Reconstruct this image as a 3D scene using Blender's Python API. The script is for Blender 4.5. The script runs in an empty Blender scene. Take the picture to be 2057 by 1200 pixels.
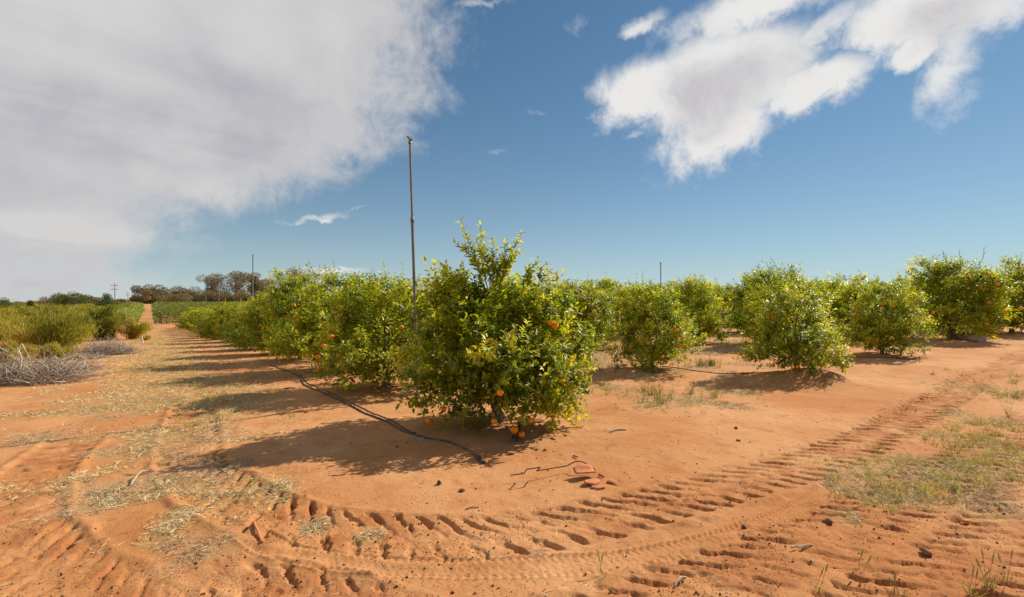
import bpy, math, random
import numpy as np
from mathutils import Vector

# ------------------------------------------------------------------ camera, sky, sun, exposure
sc = bpy.context.scene
COL = sc.collection
FPX, CXP, CYP, CAMH = 960.0, 1028.5, 610.0, 1.6        # photograph: focal length and horizon in pixels, eye height in m

cam_d = bpy.data.cameras.new("camera")
cam = bpy.data.objects.new("camera", cam_d); COL.objects.link(cam)
cam_d.sensor_width = 36.0; cam_d.lens = 36.0 * FPX / 2057.0
cam_d.clip_start = 0.05; cam_d.clip_end = 20000
cam_d.shift_y = 10.0 / 2057.0
cam.location = (0, 0, CAMH); cam.rotation_euler = (math.radians(90), 0, 0)
sc.camera = cam

SUN_EL = math.radians(38.0)
SUN_AZ = math.atan2(0.84, 0.55)                          # clockwise from +Y
sun_dir = Vector((math.sin(SUN_AZ) * math.cos(SUN_EL), math.cos(SUN_AZ) * math.cos(SUN_EL), math.sin(SUN_EL)))
sun_d = bpy.data.lights.new("sun", 'SUN'); sun_d.energy = 4.6; sun_d.angle = math.radians(0.53); sun_d.color = (1.0, 0.92, 0.78)
sun = bpy.data.objects.new("sun", sun_d); COL.objects.link(sun)
sun.rotation_euler = sun_dir.to_track_quat('Z', 'Y').to_euler(); sun.location = (20, 12, 30)

sc.render.engine = 'CYCLES'
sc.cycles.use_denoising = True
sc.cycles.max_bounces = 7; sc.cycles.diffuse_bounces = 3; sc.cycles.glossy_bounces = 2
sc.cycles.transmission_bounces = 5; sc.cycles.transparent_max_bounces = 4
sc.cycles.caustics_reflective = False; sc.cycles.caustics_refractive = False
vs = sc.view_settings
vs.view_transform = 'Standard'; vs.look = 'None'; vs.exposure = 0.46; vs.gamma = 1.0; vs.use_curve_mapping = False

SKY_STRENGTH = 0.12

class NT:
    """small helper for node trees"""
    def __init__(s, tree): s.t = tree; s.n = tree.nodes; s.l = tree.links
    def new(s, typ, **kw):
        nd = s.n.new(typ)
        for k, v in kw.items(): setattr(nd, k, v)
        return nd
    def put(s, sock, v):
        if isinstance(v, bpy.types.NodeSocket): s.l.new(v, sock)
        elif v is not None: sock.default_value = v
    def m(s, op, a, b=None, c=None, clamp=False):
        nd = s.new('ShaderNodeMath', operation=op); nd.use_clamp = clamp
        s.put(nd.inputs[0], a); s.put(nd.inputs[1], b); s.put(nd.inputs[2], c)
        return nd.outputs[0]
    def vm(s, op, a, b=None):
        nd = s.new('ShaderNodeVectorMath', operation=op)
        s.put(nd.inputs[0], a); s.put(nd.inputs[1], b)
        return nd.outputs[0]
    def comb(s, x, y, z):
        nd = s.new('ShaderNodeCombineXYZ')
        s.put(nd.inputs[0], x); s.put(nd.inputs[1], y); s.put(nd.inputs[2], z); return nd.outputs[0]
    def sstep(s, v, a, b, lo=0.0, hi=1.0):
        nd = s.new('ShaderNodeMapRange', interpolation_type='SMOOTHSTEP')
        s.put(nd.inputs[0], v); s.put(nd.inputs[1], a); s.put(nd.inputs[2], b); s.put(nd.inputs[3], lo); s.put(nd.inputs[4], hi)
        return nd.outputs[0]
    def noise(s, vec, scale, detail=4, rough=0.55, dist=0.0):
        nd = s.new('ShaderNodeTexNoise'); s.put(nd.inputs['Vector'], vec)
        nd.inputs['Scale'].default_value = scale; nd.inputs['Detail'].default_value = detail
        nd.inputs['Roughness'].default_value = rough; nd.inputs['Distortion'].default_value = dist
        return nd.outputs['Fac']
    def mix(s, f, a, b, mode='MIX'):
        nd = s.new('ShaderNodeMix', data_type='RGBA', blend_type=mode)
        s.put(nd.inputs[0], f); s.put(nd.inputs[6], a); s.put(nd.inputs[7], b); return nd.outputs[2]
    def ramp(s, f, stops):
        nd = s.new('ShaderNodeValToRGB'); cr = nd.color_ramp
        while len(cr.elements) < len(stops): cr.elements.new(0.5)
        for e, (p, c) in zip(cr.elements, stops): e.position = p; e.color = (*c, 1)
        s.put(nd.inputs[0], f); return nd.outputs[0]

def azel(x, y):
    a = math.atan((x - CXP) / FPX)
    return a, math.atan((CYP - y) / FPX * math.cos(a))

def build_world():
    w = bpy.data.worlds.new("World"); sc.world = w; w.use_nodes = True
    t = NT(w.node_tree); t.n.clear()
    out = t.new('ShaderNodeOutputWorld'); bg = t.new('ShaderNodeBackground')
    t.l.new(bg.outputs[0], out.inputs[0]); bg.inputs[1].default_value = SKY_STRENGTH
    sky = t.new('ShaderNodeTexSky', sky_type='NISHITA'); sky.sun_disc = False
    sky.sun_elevation = SUN_EL; sky.sun_rotation = SUN_AZ
    sky.air_density = 1.0; sky.dust_density = 0.15; sky.ozone_density = 1.6; sky.altitude = 100
    soft = t.new('ShaderNodeGamma'); soft.inputs[1].default_value = 0.78          # flattens the glare on the sun's side
    t.l.new(t.mix(1.0, sky.outputs[0], (0.12, 0.12, 0.12, 1), 'MULTIPLY'), soft.inputs[0])
    skyc = t.mix(1.0, soft.outputs[0], (1.98, 3.0, 3.62, 1), 'MULTIPLY')
    d = t.vm('NORMALIZE', t.new('ShaderNodeTexCoord').outputs['Generated'])
    sp = t.new('ShaderNodeSeparateXYZ'); t.l.new(d, sp.inputs[0])
    X, Y, Z = sp.outputs
    az = t.m('ARCTAN2', X, Y); el = t.m('ARCSINE', Z)
    haze = t.m('MULTIPLY', t.m('EXPONENT', t.m('MULTIPLY', t.m('MAXIMUM', el, 0.0), -8.5)), 0.80)
    kk = 0.727 / SKY_STRENGTH
    skyc = t.mix(haze, skyc, (0.60 * kk, 0.70 * kk, 0.715 * kk, 1))       # pale air low over the horizon, all round
    # a flat cloud deck seen in perspective gives the streaks their direction
    zz = t.m('ADD', t.m('MAXIMUM', Z, 0.0), 0.20)
    P = t.comb(t.m('DIVIDE', X, zz), t.m('DIVIDE', Y, zz), 0.0)
    ca, sa = math.cos(-0.75), math.sin(-0.75)
    px_ = t.m('DIVIDE', X, zz); py_ = t.m('DIVIDE', Y, zz)
    st = t.comb(t.m('ADD', t.m('MULTIPLY', px_, ca), t.m('MULTIPLY', py_, sa)),
                t.m('MULTIPLY', t.m('SUBTRACT', t.m('MULTIPLY', py_, ca), t.m('MULTIPLY', px_, sa)), 0.34), 3.0)
    n_big = t.noise(P, 1.3, 6, 0.58, 0.25)
    n_fine = t.noise(d, 9.0, 8, 0.62, 0.35)
    n_str = t.noise(st, 1.15, 4, 0.5, 0.8)
    n_puff = t.noise(d, 24.0, 7, 0.65, 0.3)
    # ---- the broad sheet on the left
    EL_MAX = math.radians(60); A0, A1 = -1.6, 0.4
    pts = [(0, 60), (340, 603), (300, 575), (262, 550), (300, 520), (392, 492), (375, 470), (430, 440), (560, 402), (600, 380), (735, 345), (840, 290), (835, 250), (880, 215), (880, 120), (905, 20)]
    cur = sorted(((azel(x, y)[1], azel(x, y)[0]) for x, y in pts[1:]), key=lambda q: q[0])
    fc = t.new('ShaderNodeFloatCurve'); cv = fc.mapping.curves[0]
    cl = [(0.0, -0.55)] + cur + [(EL_MAX, -0.02)]
    last = -1; good = []
    for e, a in cl:
        if e - last > 0.004: good.append((e, a)); last = e
    cv.points[0].location = (good[0][0] / EL_MAX, (good[0][1] - A0) / (A1 - A0))
    cv.points[1].location = (good[-1][0] / EL_MAX, (good[-1][1] - A0) / (A1 - A0))
    for e, a in good[1:-1]: cv.points.new(e / EL_MAX, (a - A0) / (A1 - A0))
    fc.mapping.update()
    t.put(fc.inputs['Value'], t.m('DIVIDE', el, EL_MAX, clamp=True))
    azb = t.m('MULTIPLY_ADD', fc.outputs[0], A1 - A0, A0)
    warp = t.m('ADD', t.m('MULTIPLY', t.m('SUBTRACT', n_fine, 0.5), 0.42), t.m('MULTIPLY', t.m('SUBTRACT', n_puff, 0.5), 0.16))
    q = t.m('ADD', t.m('SUBTRACT', azb, az), warp)
    left = t.m('MULTIPLY', t.sstep(q, -0.06, 0.16), t.sstep(az, -3.0, -2.0))
    thin = t.sstep(t.m('ADD', n_str, t.m('MULTIPLY', n_fine, 0.35)), 0.40, 0.62, 0.86, 1.0)
    left = t.m('MULTIPLY', left, thin)
    left = t.m('MULTIPLY', left, t.sstep(el, -0.02, 0.05, 0.8, 1.0))
    # ---- separate clouds: (pixel centre, radii, tilt degrees, weight)
    E = [(1300, 185, 125, 62, 8, 1.0), (1450, 165, 190, 85, 8, 1.15), (1440, 250, 125, 85, 20, 1.0), (1630, 175, 125, 42, 16, 0.95),
         (1640, 70, 130, 32, 22, 0.72), (1520, 15, 190, 48, 6, 0.8), (1880, 15, 230, 55, 2, 1.05), (1905, 110, 70, 120, -18, 0.72), (1835, 100, 75, 30, 8, 0.9),
         (1290, 52, 85, 18, 10, 0.62), (640, 440, 80, 11, 10, 0.62), (725, 420, 30, 8, 20, 0.46), (992, 301, 50, 9, 0, 0.46), (1072, 227, 50, 13, 0, 0.42),
         (1272, 272, 50, 13, 8, 0.52), (655, 548, 130, 14, 2, 0.72), (1150, 50, 70, 35, 30, 0.45), (1060, 522, 45, 4, 0, 0.5), (960, 8, 120, 9, 2, 0.5)]
    wv = t.m('MULTIPLY', t.m('SUBTRACT', n_fine, 0.5), 0.10); wu = t.m('MULTIPLY', t.m('SUBTRACT', n_puff, 0.5), 0.05)
    azw = t.m('ADD', az, wv); elw = t.m('ADD', el, wu)
    acc = None; core = None
    for i, (x, y, rx, ry, tilt, wt) in enumerate(E):
        a, e = azel(x, y); ca_, sa_ = math.cos(math.radians(tilt)), math.sin(math.radians(tilt))
        k = math.cos(a)
        da = t.m('SUBTRACT', azw, a); de = t.m('SUBTRACT', elw, e)
        u = t.m('ADD', t.m('MULTIPLY', da, ca_ * FPX / rx / k), t.m('MULTIPLY', de, sa_ * FPX / rx))
        v = t.m('ADD', t.m('MULTIPLY', da, -sa_ * FPX / ry), t.m('MULTIPLY', de, ca_ * FPX / ry))
        g = t.m('MULTIPLY', t.m('EXPONENT', t.m('MULTIPLY', t.m('ADD', t.m('MULTIPLY', u, u), t.m('MULTIPLY', v, v)), -1.0)), wt)
        acc = g if acc is None else t.m('MAXIMUM', acc, g)
        if i in (1, 2, 6, 7): core = g if core is None else t.m('ADD', core, g)
    fld = t.m('ADD', acc, t.m('ADD', t.m('MULTIPLY', t.m('SUBTRACT', n_fine, 0.5), 0.75), t.m('MULTIPLY', t.m('SUBTRACT', n_puff, 0.5), 0.55)))
    right = t.sstep(fld, 0.30, 0.74)
    right = t.m('MULTIPLY', right, t.sstep(acc, 0.02, 0.22))
    right = t.m('MULTIPLY', right, t.sstep(acc, 0.40, 0.80, 0.72, 1.0))
    # ---- brightness inside the clouds
    n_soft = t.noise(d, 5.5, 4, 0.5, 0.4)
    shade_l = t.sstep(t.m('ADD', t.m('ADD', t.m('MULTIPLY', n_str, 0.6), t.m('MULTIPLY', n_soft, 0.35)), t.m('MULTIPLY', n_fine, 0.15)), 0.40, 0.68)
    edge_l = t.sstep(q, 0.02, 0.34, 1.0, 0.0)
    bright_l = t.m('MAXIMUM', shade_l, t.m('MULTIPLY', edge_l, 0.9))
    bright_r = t.sstep(t.m('ADD', t.m('MULTIPLY', core, 0.75), t.m('ADD', t.m('MULTIPLY', t.m('SUBTRACT', n_soft, 0.5), 1.5), t.m('MULTIPLY', t.m('SUBTRACT', n_fine, 0.5), 1.1))), 0.60, 1.60, 1.0, 0.0)
    k = 0.727 / SKY_STRENGTH
    cl_l = t.mix(bright_l, (0.46 * k, 0.45 * k, 0.495 * k, 1), (0.655 * k, 0.645 * k, 0.64 * k, 1))
    cl_r = t.mix(bright_r, (0.53 * k, 0.515 * k, 0.55 * k, 1), (0.82 * k, 0.81 * k, 0.795 * k, 1))
    c = t.mix(left, skyc, cl_l)
    c = t.mix(right, c, cl_r)
    t.put(bg.inputs[0], c)
build_world()

# ------------------------------------------------------------------ numeric helpers
rng = np.random.default_rng(7)
random.seed(7)
def hash01(ix, iy, seed):
    h = (ix.astype(np.int64) * 374761393 + iy.astype(np.int64) * 668265263 + seed * 974711) & 0xffffffff
    h = ((h ^ (h >> 13)) * 1274126177) & 0xffffffff
    h = ((h ^ (h >> 16)) * 2246822519) & 0xffffffff
    return ((h ^ (h >> 15)) & 0xffffff) / float(0x1000000)
def vnoise(x, y, seed=0):
    x = np.asarray(x, float); y = np.asarray(y, float)
    xi = np.floor(x); yi = np.floor(y); fx = x - xi; fy = y - yi
    fx = fx * fx * fx * (fx * (fx * 6 - 15) + 10); fy = fy * fy * fy * (fy * (fy * 6 - 15) + 10)
    a = hash01(xi, yi, seed); b = hash01(xi + 1, yi, seed); c = hash01(xi, yi + 1, seed); d = hash01(xi + 1, yi + 1, seed)
    return (a + (b - a) * fx) * (1 - fy) + (c + (d - c) * fx) * fy
def fbm(x, y, seed=0, octv=4, gain=0.5):
    s = 0; a = 1; tot = 0
    for o in range(octv):
        s = s + a * vnoise(x * 2 ** o + 17.3 * o, y * 2 ** o - 9.1 * o, seed + o); tot += a; a *= gain
    return s / tot
def sm(x, a, b):
    t = np.clip((np.asarray(x, float) - a) / (b - a), 0, 1); return t * t * (3 - 2 * t)
def unit(v): return v / np.maximum(np.linalg.norm(v, axis=-1, keepdims=True), 1e-9)

# ------------------------------------------------------------------ terrain
UX, UY = -0.604, 0.797          # along the tree rows
VX, VY = 0.797, 0.604           # across the rows
T1 = (-0.15, 6.27)
def uv_of(x, y):
    dx = x - T1[0]; dy = y - T1[1]; return dx * UX + dy * UY, dx * VX + dy * VY
def xy_of(u, v): return T1[0] + u * UX + v * VX, T1[1] + u * UY + v * VY
def terrain(x, y):
    x = np.asarray(x, float); y = np.asarray(y, float)
    u, v = uv_of(x, y)
    dip = np.interp(u, [-50, 2, 10, 40, 72, 90, 110, 150, 200, 260, 5000], [0, 0, -0.15, -0.85, -1.52, -1.62, -1.3, -0.25, 1.0, 1.5, 1.5])
    w = 1 - sm(v, 8, 45)
    far = sm(u, 90, 200)
    return dip * np.maximum(w, far) + 0.013 * np.clip(v - 8, 0, 90) * (1 - 0.6 * far)
def px(x, y, zoff=0.0):
    """photograph pixel -> point on the terrain it shows"""
    dx = (x - CXP) / FPX; dz = (CYP - y) / FPX; Y = 5.0
    for _ in range(60):
        z = float(terrain(dx * Y, Y)) + zoff
        Yn = (z - CAMH) / dz if dz < -1e-4 else 300
        Y = 0.5 * Y + 0.5 * min(max(Yn, 0.5), 400)
    return dx * Y, Y
def at(x, Y): return (x - CXP) / FPX * Y, Y

# tyre tracks: (pixel path, half width, lug pitch, depth)
def spline(pts, step=0.04):
    p = np.array(pts, float); out = []
    p = np.vstack([2 * p[0] - p[1], p, 2 * p[-1] - p[-2]])
    for i in range(1, len(p) - 2):
        n = max(2, int(np.linalg.norm(p[i + 1] - p[i]) / step)); t = np.linspace(0, 1, n, endpoint=False)[:, None]
        out.append(0.5 * ((2 * p[i]) + (-p[i - 1] + p[i + 1]) * t + (2 * p[i - 1] - 5 * p[i] + 4 * p[i + 1] - p[i + 2]) * t ** 2 + (-p[i - 1] + 3 * p[i] - 3 * p[i + 1] + p[i + 2]) * t ** 3))
    out.append(p[-2][None]); return np.vstack(out)
def gpath(pix): return spline([px(a, b) for a, b in pix])
TRACKS = [
    (gpath([(395, 800), (385, 862), (382, 905), (395, 940), (435, 980), (510, 1022), (610, 1052), (720, 1066), (860, 1080), (1000, 1078), (1150, 1056), (1300, 1024), (1450, 984), (1600, 940), (1750, 882), (1900, 800), (2057, 714), (2150, 678)]), 0.29, 0.205, 0.062, 0),
    (gpath([(165, 872), (128, 902), (80, 945), (40, 1000), (32, 1060), (70, 1120), (140, 1180), (260, 1245), (500, 1310), (800, 1330), (1100, 1290), (1330, 1218), (1460, 1162), (1585, 1112), (1690, 1064), (1810, 1005), (1940, 930), (2057, 862), (2300, 790)]), 0.27, 0.20, 0.040, 1),
    (gpath([(1700, 1290), (1830, 1215), (1930, 1155), (2010, 1090), (2075, 1010), (2130, 940), (2300, 850)]), 0.29, 0.19, 0.040, 2),
    (gpath([(330, 1180), (420, 1165), (560, 1178), (700, 1215), (900, 1300)]), 0.22, 0.21, 0.020, 4),
    (gpath([(1690, 905), (1800, 850), (1900, 790), (2000, 735), (2100, 690)]), 0.24, 0.17, 0.030, 5),
]
FINE = (gpath([(480, 1060), (570, 1108), (680, 1128), (800, 1138), (1000, 1143), (1200, 1131), (1350, 1110), (1460, 1086), (1560, 1050), (1640, 1008), (1720, 945), (1800, 900)]), 0.10, 0.052, 0.012)
def track_coords(path, x, y, w):
    lo = path.min(0) - w; hi = path.max(0) + w
    idx = np.nonzero((x > lo[0]) & (x < hi[0]) & (y > lo[1]) & (y < hi[1]))[0]
    seg = np.diff(path, axis=0); ln = np.linalg.norm(seg, axis=1); s = np.concatenate([[0], np.cumsum(ln)])
    tan = unit(np.gradient(path, axis=0))
    cp = path[::10]; near = np.zeros(len(idx), bool)
    for c in range(0, len(idx), 60000):
        k = idx[c:c + 60000]; near[c:c + 60000] = ((x[k, None] - cp[None, :, 0]) ** 2 + (y[k, None] - cp[None, :, 1]) ** 2).min(1) < (w + .3) ** 2
    idx = idx[near]
    S = np.zeros(len(idx)); D = np.zeros(len(idx))
    for c in range(0, len(idx), 8000):
        k = idx[c:c + 8000]; P = np.stack([x[k], y[k]], 1)
        d2 = ((P[:, None, :] - path[None]) ** 2).sum(2); j = d2.argmin(1)
        r = P - path[j]; S[c:c + 8000] = s[j] + (r * tan[j]).sum(1); D[c:c + 8000] = tan[j, 0] * r[:, 1] - tan[j, 1] * r[:, 0]
    end = np.minimum(S + 0.0, s[-1] - S)
    return idx, S, D, end
MOUNDS = []         # (x, y, height, radius) filled when the orchard is laid out
def ground_z(x, y, crumbs=None):
    x = np.atleast_1d(np.asarray(x, float)).copy(); y = np.atleast_1d(np.asarray(y, float)).copy()
    z = terrain(x, y)
    r = np.hypot(x, y); near = 1 - sm(r, 18, 45)
    z = z + near * (0.05 * (fbm(x * 0.55, y * 0.55, 3, 3) - 0.5) + 0.022 * (fbm(x * 2.3, y * 2.3, 9, 3) - 0.5))
    z = z + (1 - sm(r, 6, 14)) * 0.010 * (fbm(x * 11, y * 11, 21, 3) - 0.5)
    for mx, my, h, rad in MOUNDS:
        k = np.abs(x - mx) < 3 * rad; k &= np.abs(y - my) < 3 * rad
        if k.any(): z[k] += h * np.exp(-((x[k] - mx) ** 2 + (y[k] - my) ** 2) / rad ** 2)
    for path, hw, pitch, depth, seed in TRACKS:
        idx, S, D, end = track_coords(path, x, y, hw + 0.35)
        if not len(idx): continue
        wob = (fbm(x[idx] * 6, y[idx] * 6, 40 + seed, 3) - 0.5)
        patch = sm(fbm(x[idx] * 1.6, y[idx] * 1.6, 60 + seed, 3), 0.34, 0.58) * 0.8 + 0.2
        if seed == 0: patch = .35 + .65 * patch + .55 * sm(x[idx], 1.5, 6)
        if seed == 1: patch = np.maximum(patch, .75 * (1 - sm(x[idx], -2.6, -1.8)))
        a = np.abs(D) / hw
        ks = sm(S, 1.2, 3.5) if seed < 2 else 1.0
        ph = (S + ks * D * np.where(D > 0, 1.15, 0.55)) / pitch + np.where(D > 0, 0.5, 0.0) + wob * 0.45 + .22 * (fbm(x[idx] * 19, y[idx] * 19, 330 + seed, 2) - .5) + 0.35 * (vnoise(S * 1.7, S * 0 + seed, 77) - .5)
        fr = ph - np.floor(ph)
        bar = sm(fr, 0.0, 0.16) * (1 - sm(fr, 0.37, 0.42))
        jit = 0.25 + 1.2 * hash01(np.floor(ph), (D > 0).astype(int), seed + 5)
        inn = 1 - sm(a + wob * 0.25, 0.88, 1.08)
        e = sm(end, 0, 0.5)
        bar = bar * (.45 + .55 * sm(fbm(x[idx] * 13, y[idx] * 13, 300 + seed, 2), .28, .52))
        dz = -depth * bar * np.clip(jit, 0.3, 1.2) * (0.25 + 0.75 * sm(a, 0.15, 0.7)) * inn
        dz += 0.016 * (1 - bar) * inn * sm(a, 0.1, 0.5) * (0.5 + wob)
        dz += -0.006 * inn
        dz += 0.024 * np.exp(-((a - 1.14 - wob * 0.3) / 0.16) ** 2) * (0.35 + 1.3 * (wob + 0.4))
        dz += (0.010 + 0.016 * bar) * (fbm(x[idx] * 24, y[idx] * 24, 80 + seed, 2) - 0.5) * inn
        if seed == 1: patch = patch * (1 - .75 * np.exp(-((x[idx] + 1.9) ** 2 + (y[idx] - 2.55) ** 2) / .95 ** 2))
        z[idx] += dz * patch * e
    path, hw, pitch, depth = FINE
    idx, S, D, end = track_coords(path, x, y, 0.2)
    if len(idx):
        a = np.abs(D) / hw; inn = 1 - sm(a, 0.95, 1.1)
        saw = np.sin(S / pitch * 2 * math.pi + np.sin(D * 90) * 1.2)
        z[idx] += (-0.008 * inn + depth * 0.35 * saw * inn * (0.35 + 0.65 * sm(a, 0.6, 0.95)) + 0.010 * np.exp(-((a - 1.12) / 0.12) ** 2) * (0.6 + 0.4 * saw)) * sm(end, 0, 0.3)
    return z
def turned_soil(x, y):
    """where tyres have torn the pale crust and brought up darker, redder soil"""
    w = np.zeros(len(x))
    for path, hw, pitch, depth, seed in TRACKS:
        idx, S, D, end = track_coords(path, x, y, hw + .3)
        if len(idx):
            a = np.abs(D) / hw; n = fbm(x[idx] * 5, y[idx] * 5, 370 + seed, 4)
            w[idx] = np.maximum(w[idx], (1 - sm(a + (n - .5) * .9, .85, 1.2)) * sm(n, .40, .70) * sm(end, 0, .5))
    return w
def gz(x, y): return float(ground_z(x, y)[0])

# dry straw / litter cover: 0..1 (yellow grass) and 0..1 (grey litter)
PATCH_Y = [(430, 800, .8), (400, 760, 1.0), (340, 745, 1.1), (240, 1000, .42), (200, 960, .4), (560, 985, .3), (640, 1058, .16), (345, 1030, .22), (330, 1075, .2),
           (300, 985, .35), (1330, 812, .6), (1250, 780, .5), (1400, 795, .5), (1990, 900, .7), (1900, 950, .5), (1830, 985, .45), (1770, 990, .35), (2040, 850, .7), (2057, 930, .5),
           (1700, 1040, .2), (2030, 790, 1.0), (170, 1050, .2), (450, 885, .3), (1480, 790, .5), (1300, 760, .5), (1580, 775, .4), (500, 975, .2), (740, 1075, .12), (430, 830, .4)]
PATCH_G = [(110, 872, .55), (180, 850, .5), (290, 815, .7), (250, 835, .5), (330, 870, .4), (430, 870, .35), (310, 905, .3), (205, 910, .3), (600, 748, .9), (560, 722, 1.1),
           (505, 700, 1.2), (470, 690, 1.3), (440, 680, 1.5), (1400, 738, .9), (1470, 735, .8), (1340, 745, .7), (1490, 690, 1.3), (1405, 711, .9), (850, 885, .22), (190, 715, 1.2), (120, 745, .8), (225, 705, 1.0),
           (1740, 1000, .3), (1790, 960, .35), (540, 990, .22), (1080, 1120, .1), (650, 1050, .18), (1240, 735, .7)]
PB = [(*px(a, b), r, k) for a, b, r, k in ((230, 960, .95, .62), (330, 860, 1.3, .68), (420, 1010, .7, .5), (180, 830, 1.2, .6), (320, 1060, .6, .5), (1850, 960, .8, .6), (1350, 800, 1.0, .55), (80, 1000, .6, .45))]
PY = [(*px(a, b), r) for a, b, r in PATCH_Y]; PG = [(*px(a, b), r) for a, b, r in PATCH_G]
def straw_cover(x, y):
    x = np.asarray(x, float); y = np.asarray(y, float)
    u, v = uv_of(x, y)
    n1 = fbm(x * 1.7, y * 1.7, 101, 4); n2 = fbm(x * 1.1 + 40, y * 1.1, 131, 4); n3 = fbm(x * 0.35, y * 0.35, 151, 3)
    yel = np.zeros_like(x); gre = np.zeros_like(x)
    for X, Y, r in PY: yel = np.maximum(yel, np.exp(-((x - X) ** 2 + (y - Y) ** 2 * 0.8) / r ** 2))
    for X, Y, r in PG: gre = np.maximum(gre, 0.8 * np.exp(-((x - X) ** 2 + (y - Y) ** 2 * 0.8) / r ** 2))
    # strip of dry grass between the wheel ruts of the track, and along the orchard floor
    strip = np.exp(-((v + 3.5) / 1.5) ** 2) * sm(u, 2.0, 6.0) * (1 - .5 * sm(u, 40, 70))
    yel = np.maximum(yel, strip * 1.1)
    for X, Y, r, k in PB: yel = np.maximum(yel, k * np.exp(-((x - X) ** 2 + (y - Y) ** 2) / r ** 2)); gre = np.maximum(gre, k * .9 * np.exp(-((x - X - .3) ** 2 + (y - Y) ** 2) / r ** 2))
    floor = sm(v, 2.0, 3.5) * sm(u, 1.5, 4.0) * (1 - sm(r_ := np.hypot(x, y), 60, 90))
    yel = np.maximum(yel, floor * 0.55); gre = np.maximum(gre, floor * 0.5)
    scrub = sm(-v, 8.0, 10.5) * sm(u, 2, 6)
    yel = np.maximum(yel, scrub * 0.95)
    beyond = sm(r_, 110, 200); yel = np.maximum(yel, beyond * 0.8)
    Yc = sm(yel * 0.75 + (n1 - 0.5) * 1.5, 0.22, 0.62) * sm(yel, 0.05, 0.35)
    Gc = sm(gre * 0.75 + (n2 - 0.5) * 1.5, 0.22, 0.62) * sm(gre, 0.05, 0.35)
    return Yc, Gc

# ------------------------------------------------------------------ mesh helpers
def mesh_from(name, verts, faces, mat=None, attrs=None, smooth=False):
    """verts (n,3); faces: (m,k) int array or list of such arrays"""
    me = bpy.data.meshes.new(name)
    fl = faces if isinstance(faces, list) else [faces]
    fl = [np.asarray(f, np.int32) for f in fl if len(f)]
    verts = np.asarray(verts, np.float32)
    me.vertices.add(len(verts)); me.vertices.foreach_set('co', verts.ravel())
    loops = np.concatenate([f.ravel() for f in fl]); cnt = np.concatenate([np.full(len(f), f.shape[1], np.int32) for f in fl])
    me.loops.add(len(loops)); me.loops.foreach_set('vertex_index', loops)
    me.polygons.add(len(cnt)); me.polygons.foreach_set('loop_start', np.concatenate([[0], np.cumsum(cnt)[:-1]]).astype(np.int32))
    me.polygons.foreach_set('loop_total', cnt)
    if smooth: me.polygons.foreach_set('use_smooth', np.ones(len(cnt), bool))
    for k, v in (attrs or {}).items():
        a = me.attributes.new(k, 'FLOAT', 'POINT'); a.data.foreach_set('value', np.asarray(v, np.float32))
    me.update(calc_edges=True)
    if mat: me.materials.append(mat)
    return me
def link(name, me, parent=None, loc=None):
    o = bpy.data.objects.new(name, me); COL.objects.link(o)
    if parent: o.parent = parent
    if loc is not None: o.location = loc
    return o
def tag(o, label=None, cat=None, group=None, kind=None):
    if label: o['label'] = label
    if cat: o['category'] = cat
    if group: o['group'] = group
    if kind: o['kind'] = kind
    return o
def empty(name, loc, rz=0.0, scale=1.0):
    o = bpy.data.objects.new(name, None); COL.objects.link(o); o.location = loc; o.rotation_euler = (0, 0, rz)
    o.scale = (scale,) * 3 if np.isscalar(scale) else scale
    o.empty_display_size = 0.2; return o
def copy_tree(o, parent=None):
    c = o.copy(); COL.objects.link(c); c.parent = parent
    for ch in o.children: copy_tree(ch, c)
    return c
class Geo:
    """collects vertices, faces and one float attribute"""
    def __init__(s): s.v = []; s.f = {}; s.a = []; s.n = 0
    def add(s, v, f, a=0.0):
        v = np.asarray(v, float); f = np.asarray(f, int)
        s.v.append(v); s.f.setdefault(f.shape[1], []).append(f + s.n); s.n += len(v)
        s.a.append(np.broadcast_to(np.asarray(a, float), (len(v),)))
    def mesh(s, name, mat, smooth=False):
        return mesh_from(name, np.vstack(s.v), [np.vstack(x) for x in s.f.values()], mat, {'age': np.concatenate(s.a)}, smooth)
def tube(g, path, radii, sides=6, a=0.0, cap=True):
    p = np.asarray(path, float); n = len(p); r = np.broadcast_to(np.asarray(radii, float), (n,))
    t = unit(np.gradient(p, axis=0)); up = np.array([0, 0, 1.0]); ref = np.where(np.abs(t[:, 2:3]) > 0.9, np.array([[1.0, 0, 0]]), up)
    b1 = unit(np.cross(t, ref)); b2 = np.cross(t, b1)
    an = np.linspace(0, 2 * math.pi, sides, endpoint=False)
    v = p[:, None] + r[:, None, None] * (np.cos(an)[None, :, None] * b1[:, None] + np.sin(an)[None, :, None] * b2[:, None])
    i = np.arange(n - 1)[:, None] * sides; j = np.arange(sides)[None]; k = (j + 1) % sides
    f = np.stack([i + j, i + k, i + sides + k, i + sides + j], -1).reshape(-1, 4)
    g.add(v.reshape(-1, 3), f, a)
    if cap:
        for e, o in ((0, 1), (n - 1, -1)):
            c = np.vstack([v[e], p[e]]); q = np.arange(sides); g.add(c, np.stack([q, (q + 1) % sides, np.full(sides, sides)], 1)[:, ::o], a)
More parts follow.
